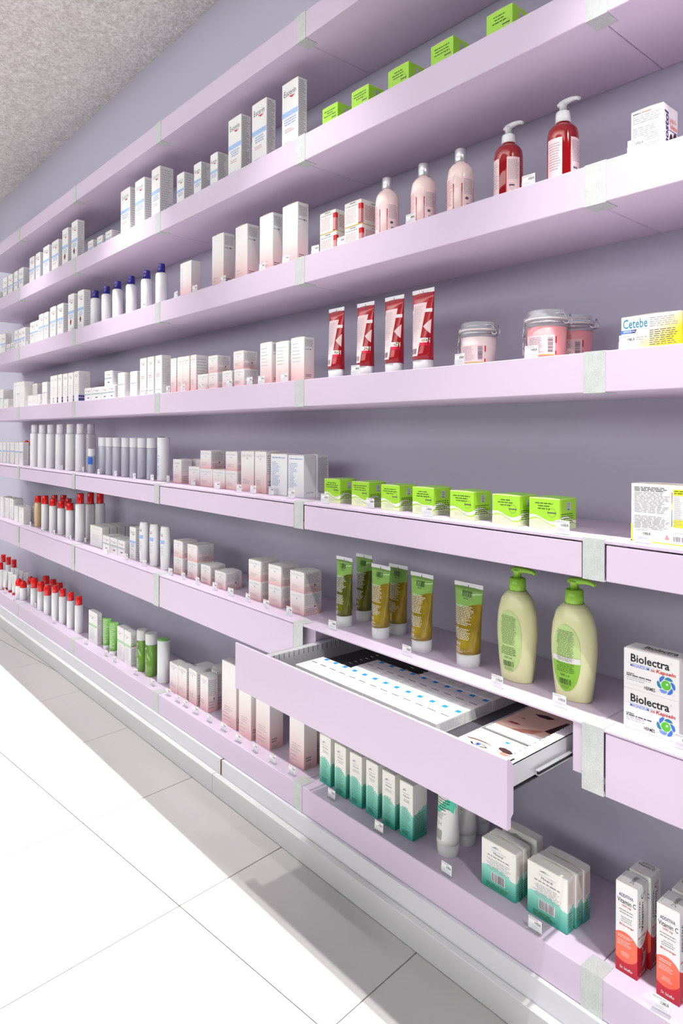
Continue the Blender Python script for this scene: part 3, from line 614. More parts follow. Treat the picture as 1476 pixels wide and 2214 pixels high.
TAGS = [
 (3, [(-1.4232, .012, '2.95'), (-1.3006, .012, '2.95'), (-1.1338, .012, '7.95'), (-.936, .012, '7.95'), (-.8298, .012, '7.95'), (-.7102, .012, '3.40'), (-.6153, .012, '2.40'), (-.3955, .012, '3.40'), (-.1133, .012, '4.95'), (.0787, .012, '9.95'), (-1.6628, .012, '4.95'), (-2.3535, .012, '4.95'), (-2.9803, .012, '4.95')]),
 (4, [(-1.475, .012, '5.95'), (-1.3742, .012, '8.95'), (-1.2526, .012, '8.95'), (-1.0993, .012, '5.95'), (-.9941, .012, '5.95'), (-.9378, .012, '5.95'), (-.8338, .012, '5.95'), (-.5633, .012, '3.90'), (-.265, .012, '8.99'), (-.106, .012, '9.49'), (.0666, .012, '9.98'), (-1.4734, .012, '5.95'), (-1.6392, .012, '4.95'), (-2.7699, .012, '4.95')]),
 (5, [(-3.6142, .0419, '2.95'), (-2.5992, .0531, '3.95'), (-2.3549, .06, '3.95'), (-2.1404, .0437, '4.95'), (-1.9696, .0431, '4.95'), (-1.7789, .0336, '4.95'), (-1.6635, .0476, '4.95'), (-1.568, .06, '2.95'), (-1.3829, .0546, '5.95'), (-1.2141, .0426, '5.95'), (-1.079, .0337, '5.95'), (-1.0196, .0422, '7.95'), (-.9467, .0518, '7.95'), (-.8335, .036, '9.95'), (-.6815, .0214, '6.90'), (-.537, .0348, '9.00'), (-.3524, .0188, '12.95'), (-.043, .0097, '14.50'), (.0891, .0196, '9.99')]),
 (6, [(-3.014, .0409, '2.95'), (-2.7608, .0209, '3.95'), (-2.6332, .0321, '3.95'), (-2.4241, .0328, '3.95'), (-2.311, .0553, '4.95'), (-1.9989, .0257, '2.95'), (-1.834, .0284, '2.95'), (-1.6723, .0251, '4.95'), (-1.4778, .0244, '4.95'), (-1.4801, .026, '4.95'), (-1.392, .0257, '5.95'), (-1.2984, .0243, '5.95'), (-1.1977, .026, '5.95'), (-1.1039, .0229, '5.95'), (-1.0155, .0234, '5.95'), (-.9247, .0215, '5.95'), (-.8263, .0252, '5.95'), (-.6583, .0275, '3.90'), (-.4109, .0224, '3.90'), (-.18, .0196, '12.95'), (-.0554, .0235, '13.95'), (.1486, .0208, '9.95')]),
 (7, [(-3.3673, .0182, '2.95'), (-3.1579, .006, '2.95'), (-2.9428, .0453, '3.95'), (-2.597, .0226, '3.95'), (-2.197, .0185, '3.95'), (-1.9982, .0216, '2.95'), (-1.9087, .0196, '2.95'), (-1.7303, .0211, '4.95'), (-1.5939, .0204, '4.95'), (-1.479, .02, '5.95'), (-1.4091, .0174, '5.95'), (-1.3586, .0187, '5.95'), (-1.2902, .0157, '5.95'), (-1.212, .0179, '5.95'), (-1.1305, .0184, '7.95'), (-1.043, .0127, '7.95'), (-.9634, .015, '7.95'), (-.8802, .0141, '7.95'), (-.7985, .0163, '7.95'), (-.647, .0183, '3.90'), (-.4786, .0099, '3.90'), (-.2903, .0104, '4.90'), (-.0913, .009, '4.95'), (.1244, .0078, '3.28')]),
]

# ------------------------------------------------------------------ goods on the shelves
GOODS = []          # (object, look, category, row, x, z-order) -> labels are given at the end
def reg(o, look, cat, row, x, z=0.): GOODS.append((o, look, cat, row, x, z))

LOOK = {
 'euc': 'tall white carton with red-arc logo and blue band', 'euc_r': 'tall white carton with blue band and red emblem', 'euc_s': 'short white carton with pale blue band',
 'euc_t': 'small white cube carton with grey-green band', 'white': 'plain white carton with faint grey print', 'white_s': 'small plain white carton',
 'white_b': 'slim white carton with violet bars', 'white_r': 'tall white carton with dark logo', 'white_o': 'slim white carton with faint blue print', 'white_l': 'white carton printed with lines of text',
 'pink': 'tall white-to-pink carton', 'pinkplain': 'plain white-to-pink carton', 'pink_s': 'small white-to-pink cube carton', 'pink_n': 'narrow white-to-pink carton', 'pink_t': 'upright white-to-pink carton', 'pinktall': 'very tall white-to-pink carton',
 'rosebox': 'cream carton with red corner stripe', 'green': 'lime green cube carton with white wave', 'greenwhite': 'white carton with pale green band', 'teal': 'slim white and teal carton', 'tealflat': 'flat white and teal carton with barcode',
 'addi': 'tall white and red vitamin carton with orange disc', 'sano': 'white tablet carton with children\'s faces on its side', 'cetebe': 'wide white-to-yellow vitamin carton', 'vita': 'white carton with yellow nutrition table',
}
BODY = {'euc': 'card', 'euc_r': 'card', 'euc_s': 'card', 'euc_t': 'card', 'white': 'card', 'white_s': 'card', 'white_b': 'card', 'white_r': 'card', 'white_o': 'card', 'white_l': 'cardcool', 'rosebox': 'cardcream', 'green': 'green',
        'greenwhite': 'card', 'teal': 'teal', 'tealflat': 'tealflat', 'addi': 'addi', 'sano': 'card', 'cetebe': 'cetebe', 'vita': 'card'}

def carton(kind, row, x0, x1, y0, d, zb, h, rz=0):
    w = x1 - x0; rn = random.Random(int((x0 * 977 + zb * 131) * 100))
    near = x1 > -1.3
    o = None
    P = {}
    def pt(name):
        if name not in P: P[name] = MB()
        return P[name]
    fF = lambda u, v: (u * w - w / 2, -.00025, v * h)          # front face, 0..1
    fS = lambda u, v: (w / 2 + .00025, u * d, v * h)           # right side face
    fT = lambda u, v: (u * w - w / 2, v * d, h + .0007)
    b = MB(); b.bbox(-w / 2, w / 2, 0, d, 0, h, BODY.get(kind, 'pinkcard'), min(.0008, w * .02))
    o = b.build('carton', loc=((x0 + x1) / 2, y0, zb), rz=rz)
    # tuck-in lid: thin bowed flap over the top with its raw edge at the front
    L = pt('lid_flap'); lm = BODY.get(kind, 'pinkcard'); lm = {'green': 'labellime', 'pinkcard': 'card', 'teal': 'cardcream', 'tealflat': 'cardcream', 'addi': 'card', 'cetebe': 'card'}.get(lm, lm)
    n = 4; bow = .0014 if kind not in ('pinktall', 'pink', 'pink_t') else .0022
    zt = [h + .0002 + bow * math.sin(math.pi * j / n) for j in range(n + 1)]; ww = w * .485
    for j in range(n):
        a, c = -ww + 2 * ww * j / n, -ww + 2 * ww * (j + 1) / n
        L.face([(a, .0008, zt[j]), (c, .0008, zt[j + 1]), (c, d - .0008, zt[j + 1]), (a, d - .0008, zt[j])], lm)
        L.face([(a, .0008, h), (c, .0008, h), (c, .0008, zt[j + 1]), (a, .0008, zt[j])], 'cardedge')
        L.face([(c, d - .0008, h), (a, d - .0008, h), (a, d - .0008, zt[j]), (c, d - .0008, zt[j + 1])], 'cardedge')
    if kind in ('euc', 'euc_r', 'euc_s', 'euc_t'):
        tall = kind in ('euc', 'euc_r')
        B = pt('brand_name'); bz = .80 if tall else .74; bh = min(.075, .19 * w / h)
        if near: B.text(fF, 'Eucerin', .13, bz, .74, bh * 1.15, 'ink', bold=.004)
        else: B.text(fF, 'Eucerin', .16, bz, .70, bh * 1.2, 'inkgrey')
        B.poly(fF, [(.44, bz - .012), (.80, bz - .018), (.84, bz - .016), (.66, bz - .045), (.60, bz - .047)], 'inkred')
        C = pt('colour_band'); cb = .50 if tall else .46
        if kind == 'euc_t': C.quad(fF, .02, .46, .98, .56, 'bandteal'); C.quad(fF, .45, .2, .72, .27, 'ink')
        else:
            C.quad(fF, .01, cb, .99, cb + .075, 'bandblue'); pt('printed_text').lines(fF, .15, .9, cb - .02, cb - .13, 3, 'inkblue', rn, .5, 'c', .7)
        T = pt('printed_text')
        if tall:
            T.lines(fF, .2, .85, cb - .17, cb - .23, 2, 'inkpink', rn, .4); T.lines(fF, .2, .8, .14, .05, 3, 'inksoft', rn, .35)
        if near: T.lines(fS, .12, .9, .97, .06, int(34 * h / .18), 'inkgrey', rn, .42)
        else: T.lines(fS, .12, .9, .95, .06, int(18 * h / .18) + 2, 'inksoft', rn, .4)
        if kind == 'euc_r': pt('emblem').quad(fF, .36, .22, .60, .36, 'inkpink'); pt('emblem').quad(fF, .42, .25, .54, .33, 'inkred')
        if tall and near: pt('emblem').barcode(fS, .1, .02, .5, .045, 'inkblack', rn, 8)
    elif kind in ('white', 'white_s', 'white_b', 'white_r', 'white_o', 'white_l'):
        T = pt('printed_text')
        if kind == 'white_l':
            T.lines(fF, .08, .92, .93, .89, 1, 'inkblue', rn, .7, lo=.95); T.lines(fF, .08, .62, .82, .22, 16, 'inkblue', rn, .42, lo=.4); T.lines(fS, .2, .8, .14, .10, 2, 'inkgrey', rn, .5)
            if y0 > .09: T.lines(fS, .1, .92, .93, .12, 26, 'inkgrey', rn, .5, lo=.85)
        else:
            B = pt('brand_name'); B.text(fF, 'Eucerin', .22, .84, .56, min(.06, .15 * w / h), 'inkgrey' if kind in ('white_b', 'white_r') else 'inksoft')
            if kind in ('white_b', 'white_r'): B.poly(fF, [(.42, .825), (.72, .825), (.57, .80)], 'inkred' if kind == 'white_r' else 'ink')
            T.lines(fF, .2, .8, .6, .3, 5, 'inksoft', rn, .22); T.lines(fS, .12, .9, .92, .25, 14, 'inksoft', rn, .3)
            if kind == 'white_b':
                C = pt('colour_band'); C.quad(fS, 0, .05, .62, .14, 'purplebar'); C.quad(fS, 0, .16, .62, .23, 'purplebar')
            if kind == 'white_o': pt('colour_band').quad(fF, .02, .54, .98, .60, 'bandblue')
            if kind == 'white_r': pt('colour_band').quad(fF, .1, .12, .9, .14, 'inksoft'); T.lines(fF, .15, .8, .55, .45, 2, 'inkpink', rn, .3)
            if kind == 'white' and row == 4 and rn.random() < .5: pt('colour_band').quad(fF, .02, .52, .98, .56, 'inksoft')
    elif kind in ('pink', 'pinkplain', 'pink_s', 'pink_n', 'pink_t', 'pinktall'):
        T = pt('printed_text'); B = pt('brand_name')
        if kind == 'pink_s' or kind == 'pink_t' or kind == 'pink_n':
            bh = min(.09, .13 * w / h)
            B.text(fF, 'Louis Widmer', .12, .80 if kind == 'pink_s' else .86, .76, bh, 'inksoft')
            B.quad(fF, .45, .66 if kind == 'pink_s' else .79, .48, (.66 if kind == 'pink_s' else .79) + bh * .8, 'inkgrey'); B.quad(fF, .52, .66 if kind == 'pink_s' else .79, .55, (.66 if kind == 'pink_s' else .79) + bh * .8, 'inkgrey')
            T.lines(fF, .15, .75, .36 if kind == 'pink_s' else .32, .18, 3, 'inkgrey', rn, .3, lo=.5)
            T.lines(fS, .08, .95, .92, .45, 9 if near else 6, 'inkgrey' if near else 'inksoft', rn, .35, lo=.8)
            T.lines(fS, .1, .8, .32, .08, 3, 'inkgrey', rn, .4)
            if near: pt('emblem').disc(fS, .62, .36, .05, .045, 'ink', 10)
        elif kind in ('pink', 'pinktall'):
            if row == 4: T.lines(fF, .12, .75, .90, .42, 6, 'inkgrey', rn, .14, lo=.7)
            else: T.lines(fF, .1, .7, .22, .05, 3, 'inkgrey', rn, .16, lo=.5)
            T.lines(fS, .1, .95, .95, .78, 7, 'inkgrey', rn, .45, lo=.85); T.lines(fS, .1, .9, .74, .71, 1, 'inkgrey', rn, .5)
            pt('emblem').disc(fS, .62, .725, .055, .014, 'ink', 10)
            T.lines(fS, .15, .75, .17, .10, 2, 'ink', rn, .4); T.lines(fS, .15, .8, .07, .02, 3, 'inkgrey', rn, .4)
            if row == 3: B.text(fF, 'Louis Widmer', .15, .80, .6, .03, 'inkwhite')
            if row == 7: T.lines(fF, .2, .8, .32, .22, 3, 'inkgrey', rn, .25)
        else: T.lines(fF, .08, .3, .85, .25, 12, 'inksoft', rn, .3, lo=.4)
    elif kind == 'rosebox':
        S1 = pt('corner_stripe'); S1.quad(fF, .84, .06, .999, .62, 'inkpink'); S1.quad(fF, .84, .62, .999, .84, 'red'); S1.quad(fF, .84, .04, .999, .08, 'red'); S1.quad(fF, 0, .06, .03, .62, 'inkpink')
        S1.quad(fS, .001, .06, .12, .62, 'inkpink'); S1.quad(fS, .001, .62, .12, .84, 'red'); S1.quad(fF, .0, .0, 1, .04, 'stripegold'); S1.quad(fS, 0, 0, 1, .04, 'stripegold')
        T = pt('printed_text'); T.lines(fF, .3, .7, .96, .90, 2, 'ink', rn, .6, 'c', .8); T.lines(fF, .08, .8, .85, .80, 1, 'inkgrey', rn, .8, lo=.95); T.lines(fF, .08, .78, .74, .14, 10, 'inkpink', rn, .35, lo=.75)
        T.lines(fS, .18, .95, .80, .2, 12, 'inkpink', rn, .45, lo=.8); T.lines(fS, .5, .85, .92, .87, 1, 'ink', rn, .5)
    elif kind == 'green':
        T = pt('printed_text'); T.lines(fF, .12, .88, .88, .62, 3, 'inkgreen', rn, .35, 'c', .45); T.lines(fF, .1, .85, .26, .06, 4, 'inksoft', rn, .28, 'c', .5)
        T.lines(fS, .1, .9, .54, .18, 5, 'inkgreen', rn, .35, lo=.7); T.lines(fS, .1, .9, .17, .05, 2, 'inksoft', rn, .35)
        E_ = pt('stamp'); E_.ring2(lambda u, v: fF(u / w, v / h), .76 * w, .55 * h, .13 * w, .006 * w, 'inkgreen'); E_.quad(fF, .62, .53, .90, .565, 'ink')
        Q = pt('emblem'); Q.quad(fS, .42, .62, .64, .88, 'inksoft'); Q.ring2(lambda u, v: fS(u / d, v / h), .53 * d, .78 * h, .07 * d, .02 * d, 'card'); Q.quad(fS, .47, .64, .59, .67, 'card')
    elif kind == 'greenwhite':
        pt('colour_band').quad(fF, .01, .52, .99, .60, 'bandgreen'); T = pt('printed_text'); T.text(fF, 'Eucerin', .14, .82, .7, .055, 'inksoft'); T.poly(fF, [(.3, .8), (.6, .8), (.45, .775)], 'inkred')
        T.lines(fF, .15, .9, .48, .1, 12, 'inksoft', rn, .3); T.lines(fS, .15, .9, .9, .65, 5, 'inksoft', rn, .4); T.lines(fS, .15, .95, .5, .1, 9, 'inksoft', rn, .4)
        if x0 > -1.9: pt('emblem').quad(fS, .05, .60, .95, .66, 'bandgreen'); pt('emblem').quad(fS, .05, .56, .9, .60, 'inkpink')
    elif kind in ('teal', 'tealflat'):
        T = pt('printed_text'); B = pt('brand_name')
        if kind == 'teal':
            B.poly(fF, [(.22, .845), (.40, .885), (.52, .885), (.36, .868), (.46, .858), (.60, .866), (.40, .842)], 'inkgrey'); T.lines(fF, .25, .75, .81, .79, 1, 'inksoft', rn, .7, 'c', .9); B.text(fF, 'Mineral', .30, .735, .44, .030, 'ink')
            T.lines(fF, .22, .85, .70, .64, 2, 'inkgrey', rn, .35, 'c', .6); T.lines(fF, .2, .82, .56, .16, 13, 'inkgreen', rn, .22, lo=.6); T.lines(fF, .22, .75, .14, .05, 4, 'inkblack', rn, .4, lo=.7)
            T.lines(fS, .12, .92, .47, .08, 12, 'inkblack', rn, .28, lo=.8)
        else:
            B.poly(fF, [(.30, .90), (.42, .935), (.52, .935), (.40, .915), (.60, .912), (.40, .895)], 'inkgrey'); B.text(fF, 'HAUT IN BALANCE', .28, .83, .44, .025, 'inksoft'); B.text(fF, 'Mineral', .36, .765, .28, .05, 'ink')
            T.lines(fF, .16, .84, .73, .69, 1, 'inkgrey', rn, .6, 'c', .9); T.lines(fF, .12, .88, .66, .42, 8, 'inkgrey', rn, .3, 'c', .55); T.lines(fF, .15, .85, .14, .04, 3, 'inkgreen', rn, .4, lo=.6)
            E_ = pt('barcode'); E_.quad(fF, .30, .19, .70, .38, 'card'); E_.barcode(lambda u, v: (fF(u, v)[0], -.0005, fF(u, v)[2]), .32, .20, .68, .37, 'ink', rn, 20)
            T.lines(fS, .2, .9, .93, .52, 18, 'inkpink', rn, .3, lo=.85); T.lines(fS, .2, .8, .38, .1, 6, 'inkgreen', rn, .3)
            L.quad(fT, .42, .2, .80, .75, 'cardcream')
    elif kind == 'addi':
        B = pt('brand_name'); B.text(fF, 'ADDITIVA', .16, .845, .66, .038, 'navy', bold=.01); B.text(fF, 'Vitamin C', .08, .775, .86, .052, 'inkblack', bold=.008); B.text(fF, '1000 mg', .28, .735, .44, .028, 'inkred', bold=.012, shear=.2)
        T = pt('printed_text'); T.lines(fF, .14, .86, .715, .655, 2, 'inkgrey', rn, .35, 'c', .7); T.lines(fF, .2, .82, .635, .565, 3, 'inkgrey', rn, .35, 'c', .6); B.text(fF, 'Blutorange', .18, .52, .66, .03, 'inkred', bold=.01, shear=.2)
        T.lines(fF, .12, .78, .425, .385, 2, 'inkwhite', rn, .35, lo=.8); T.lines(fF, .1, .82, .37, .30, 4, 'inkwhite', rn, .25, lo=.7); T.lines(fF, .2, .7, .245, .19, 4, 'inkwhite', rn, .25, 'c')
        M_ = pt('maker_logo'); M_.text(fF, 'Dr. Scheffler', .22, .045, .58, .032, 'inkwhite', bold=.01); M_.text(fS, 'Dr. Scheffler', .25, .03, .5, .028, 'inkwhite')
        # side: vertical lettering reading upwards
        vs_ = lambda u, v: (w / 2 + .00025, (1 - v) * d, u * h)
        B.text(vs_, 'ADDITIVA', .55, .72, .30, .12, 'navy', bold=.01); B.text(vs_, 'Vitamin C', .50, .42, .42, .22, 'inkblack', bold=.008); B.text(vs_, '1000 mg', .78, .28, .14, .09, 'inkred', bold=.01)
        B.text(fS, 'Blutorange', .1, .43, .7, .03, 'inkred', bold=.01, shear=.2); T.lines(fS, .2, .75, .42, .36, 3, 'inkgrey', rn, .3)
        E_ = pt('splash_picture')
        for q in range(46):
            a = rn.uniform(-.4, 1.9); rr = rn.uniform(.0, .34); u = .60 + rr * math.cos(a * 2) * .55; v = .20 + rr * math.sin(a) * .42; s_ = rn.uniform(.012, .035)
            E_.disc(fS, u, v, s_, s_ * d / h, 'inkwhite', 6)
        E_.poly(fS, [(.40, .09), (.62, .12), (.80, .20), (.84, .27), (.72, .25), (.55, .17)], 'inksoft')
        tv = lambda u, v: (w / 2 - u * w, (1 - v) * d, h + .0020)
        if y0 < .06: T.lines(fT, .1, .45, .9, .1, 6, 'inkgrey', rn, .3); B.text(lambda u, v: (v * w - w / 2, (1 - u) * d, h + .0018), 'Vitamin C', .2, .55, .65, .2, 'ink')
        else: B.text(lambda u, v: (u * w - w / 2, v * d, h + .0018), 'ADDITIVA', .2, .78, .6, .12, 'navy'); B.text(lambda u, v: (u * w - w / 2, v * d, h + .0018), 'Vitamin C', .12, .56, .76, .18, 'inkblack')
    elif kind == 'sano':
        T = pt('printed_text'); T.lines(fF, .06, .30, .955, .925, 1, 'ink', rn, .9, lo=.99); T.lines(fF, .32, .62, .955, .925, 1, 'orange', rn, .6, lo=.99)
        T.lines(fF, .06, .95, .90, .74, 4, 'inkgrey', rn, .4, lo=.8); T.lines(fF, .06, .95, .68, .38, 8, 'inkgrey', rn, .4, lo=.8); T.lines(fF, .06, .95, .34, .04, 8, 'inkgrey', rn, .4, lo=.8)
        B = pt('brand_name'); vs_ = lambda u, v: (w / 2 + .00025, (1 - v) * d, u * h)
        B.text(vs_, 'Sanostol', -.0 + .02, .66, .86, .27, 'navy', bold=.03, shear=.1)
        B.text(fS, 'Lutsch-', .40, .70, .50, .10, 'orange'); B.text(fS, 'Tabletten', .40, .58, .55, .10, 'orange'); B.quad(fS, .38, .535, .97, .55, 'purplebar')
        F_ = pt('printed_portraits')
        for cu, cv, ru, rv in ((.52, .24, .13, .20), (.80, .27, .15, .22)):
            F_.disc(fS, cu, cv + .05, ru * 1.08, rv, 'hairbrown', 16)
            f2 = lambda u, v: (w / 2 + .0005, u * d, v * h); F_.disc(f2, cu, cv - .02, ru * .9, rv * .85, 'skindark', 16)
            f3 = lambda u, v: (w / 2 + .0007, u * d, v * h)
            for s_ in (-.04, .05): F_.disc(f3, cu + s_, cv + .02, .018, .012, 'inkblack', 8)
            F_.disc(f3, cu, cv - .08, .035, .014, 'lip', 8)
    elif kind == 'cetebe':
        B = pt('brand_name'); B.text(fF, 'Cetebe', .035, .66, .42, .27, 'oceanteal', bold=.012); B.text(fF, 'ABWEHR', .04, .545, .14, .06, 'card')
        C = pt('colour_band'); f2 = lambda u, v: (fF(u, v)[0], -.00018, fF(u, v)[2]); C.poly(f2, [(.0, .52), (.17, .52), (.19, .62), (.0, .62)], 'oceanblue'); C.poly(f2, [(.17, .52), (.25, .52), (.275, .62), (.19, .62)], 'navy')
        B.text(fF, 'plus', .185, .535, .065, .075, 'card', shear=.2)
        T = pt('printed_text'); T.lines(fF, .03, .45, .48, .30, 3, 'inkgrey', rn, .4); T.lines(fF, .49, .96, .93, .64, 5, 'inkgrey', rn, .42, lo=.8); T.lines(fF, .49, .96, .58, .12, 8, 'ink', rn, .38, lo=.8)
        for a in (.31, .47): T.quad(fF, a, .08, a + .003, .36, 'inkgrey')
        for v in (.08, .16, .36): T.quad(fF, .22, v, .473, v + .006, 'inkgrey')
        T.lines(fF, .33, .46, .34, .18, 4, 'inkgrey', rn, .35)
    elif kind == 'vita':
        T = pt('printed_text'); T.lines(fF, .05, .56, .95, .87, 3, 'ink', rn, .5, lo=.8); T.lines(fF, .05, .58, .865, .50, 14, 'inkgrey', rn, .42, lo=.75); T.lines(fF, .05, .58, .46, .22, 9, 'inkgrey', rn, .42, lo=.75)
        T.text(fF, '30 Tabletten = 58 g', .64, .185, .29, .035, 'inkgrey')
        Y = pt('nutrition_table'); Y.quad(fF, .62, .83, .99, .93, 'yellow'); Y.quad(fF, .62, .30, .99, .43, 'yellow')
        f2 = lambda u, v: (fF(u, v)[0], -.0005, fF(u, v)[2])
        Y.lines(f2, .63, .75, .82, .31, 17, 'inkgrey', rn, .35); Y.lines(f2, .80, .86, .82, .31, 17, 'inkgrey', rn, .35); Y.lines(f2, .90, .96, .82, .31, 17, 'inkgrey', rn, .35); Y.lines(f2, .63, .97, .92, .85, 2, 'inkgreen', rn, .4)
        C = pt('colour_bar')
        for q, m in enumerate(('inkred', 'orange', 'yellow', 'leafgreen', 'oceanteal', 'deepblue')): C.quad(fF, .595, .88 - .095 * (q + 1), .605, .88 - .095 * q, m)
        C.quad(fF, 0, 0, .022, .30, 'yellow'); C.quad(fF, 0, 0, 1, .02, 'yellow')
        E_ = pt('barcode'); E_.barcode(fF, .62, .065, .96, .145, 'ink', rn, 22); T.text(fF, 'PZN  40048723', .64, .03, .30, .025, 'inkgrey'); T.poly(fF, [(.50, .08), (.53, .17), (.57, .08)], 'inkpink')
    for nm, mb in P.items():
        if mb.f:
            q_ = mb.build(nm, o)
            if nm == 'printed_text': q_['kind'] = 'stuff'
    look = LOOK[kind]
    if zb > SH[row][1] + .01: look += ', stacked on another'
    elif y0 > .075: look += ' in the back row'
    reg(o, look, 'carton', row, (x0 + x1) / 2, zb)
    return o

for kind, row, items in BOXES:
    for it in items:
        carton(kind, row, *it)
        if kind == 'white_o' and it[0] > -3.36:       # a small tube with a round orange cap stands behind
            x = (it[0] + it[1]) / 2 + .012; y = it[2] + it[3] + .016
            b = MB(); b.lathe([(.012, 0), (.0125, .002), (.0125, .098), (.010, .104)], 'plwhite', 16); o = b.build('bottle', loc=(x, y, SH[5][1]))
            b = MB(); b.lathe([(.0118, .104), (.0118, .116), (.0095, .124), (.004, .128)], 'orange', 16); b.build('cap', o)
            reg(o, 'small white bottle with round orange cap', 'bottle', 5, x)
# two stacked mineral-tablet cartons at the right edge
def bio(z, lab):
    x0, x1, y0, d, h = .0499, .1360, .0375, .040, .0628; w = x1 - x0; rn = random.Random(int(z * 1000))
    b = MB(); b.bbox(-w / 2, w / 2, 0, d, 0, h, 'card', .0008); o = b.build('carton', loc=((x0 + x1) / 2, y0, z))
    fF = lambda u, v: (u * w - w / 2, -.00025, v * h); fT = lambda u, v: (u * w - w / 2, v * d, h + .0003)
    b = MB(); b.text(fF, 'Biolectra', .135, .685, .70, .20, 'inkblack', bold=.022); b.text(fF, 'Kapseln', .60, .53, .34, .115, 'red', bold=.02, shear=.15); b.text(fF, 'MAGNESIUM', .13, .56, .345, .075, 'oceanblue', bold=.004); b.text(fF, '300', .50, .555, .08, .065, 'inkred', bold=.01)
    b.text(fF, 'HERMES', .385, .075, .20, .085, 'inkblack', bold=.012); b.ring2(lambda u, v: fF(u / w, v / h), .865 * w, .865 * h, .0012, .0003, 'inkgrey', 10)
    b.text(fT, 'Biolectra', .28, .42, .60, .36, 'inkblack', bold=.02); b.text(fT, 'MAGNESIUM 300 Kapseln', .28, .18, .64, .14, 'inkred'); b.build('brand_name', o)
    b = MB(); b.lines(fF, .055, .20, .40, .36, 1, 'ink', rn, .6, lo=.99); b.lines(fF, .055, .53, .36, .31, 1, 'ink', rn, .6, lo=.95); b.lines(fF, .055, .52, .31, .20, 2, 'inksoft', rn, .45, lo=.7)
    b.quad(fF, .06, .645, .58, .650, 'inkblue'); b.quad(fF, .055, .115, .36, .119, 'inkgrey'); b.quad(fF, .61, .115, .94, .119, 'inkgrey'); b.build('printed_text', o)
    b = MB(); cu, cv, R = .775 * w, .315 * h, .0138
    g = lambda u, v: fF(u / w, v / h)
    for q in range(6):                                       # pinwheel of six blue petals round a green ball
        a = math.pi / 3 * q + .25; ps = []
        for t_, rr in ((-.62, .98), (-.30, 1.03), (.05, .98), (.33, .84), (.55, .66), (.30, .60), (0, .60), (-.30, .66), (-.52, .78)):
            ps.append((cu + R * rr * math.cos(a + t_), cv + R * rr * math.sin(a + t_)))
        b.poly(g, ps, ('oceanblue', 'oceanteal', 'oceanblue', 'oceanteal', 'stoneblue', 'oceanblue')[q])
    g2 = lambda u, v: (g(u, v)[0], -.0006, g(u, v)[2])
    b.disc(g, cu, cv, .0072, .0072, 'ballgreen', 20); b.disc(g2, cu + .0018, cv + .0018, .0017, .0017, 'inkwhite', 10); b.build('logo', o)
    tag(o, lab, 'carton', 'stacked magnesium capsule cartons')
bio(SH[6][1], 'white magnesium capsule carton, lower of the stacked pair')
bio(SH[6][1] + .0629, 'white magnesium capsule carton with blue pinwheel, upper of the pair')

# ------------------------------------------------------------------ bottles, tubes, jars
def cyl_map(r, a0=0., e=.0003):
    return lambda u, v: ((r + e) * math.sin(u + a0), -(r + e) * math.cos(u + a0), v)
def cylinder_print(b, r, a0, a1, z1, z0, n, m, rn, th=.4, **kw): b.lines(cyl_map(r), a0, a1, z1, z0, n, m, rn, th, **kw)
def pump(o, z, m, s=1.0, q=None):
    q = s if q is None else q                                # s: width scale, q: height scale
    b = MB(); b.lathe([(.0068 * s, z), (.0068 * s, z + .014 * q), (.0078 * s, z + .016 * q), (.0078 * s, z + .020 * q), (.004 * s, z + .022 * q)], m, 16)
    k = z + .0190 * q
    b.tube([(-.011 * s, 0, k - .001), (-.004 * s, 0, k + .0010 * q), (.006 * s, 0, k + .0022 * q), (.018 * s, 0, k + .0032 * q), (.028 * s, 0, k + .0018 * q), (.035 * s, 0, k - .0020 * q)], [.0035 * s, .0054 * s, .0058 * s, .0046 * s, .0037 * s, .0032 * s], m, 10)
    b.build('pump_head', o)
def loft_tube(r, zc, h, wtop, m, cap_h):
    """squeeze tube standing on its cap: round at the cap, pinched flat at the top"""
    rs = []; n = 28; N = 10
    for i in range(N + 1):
        t = i / N; z = zc + (h - .008 - zc) * t; a = r + (wtop - r) * t; bb = r * (1 - t) ** .75 + .0010
        rs.append([(a * math.sin(2 * math.pi * j / n), -bb * math.cos(2 * math.pi * j / n), z) for j in range(n)])
    b = MB(); b.rings(rs, m)
    def f(u, z, e=.0005):
        t = min(max((z - zc) / (h - .008 - zc), 0), 1); a = r + (wtop - r) * t; bb = r * (1 - t) ** .75 + .0010
        return (a * u, -bb * math.sqrt(max(1 - u * u, 0)) - e, z)
    return b, f
def oval_body(prof, m, n=32): 
    b = MB(); b.rings([[(a * math.sin(2 * math.pi * j / n), -c * math.cos(2 * math.pi * j / n), z) for j in range(n)] for a, c, z in prof], m)
    return b

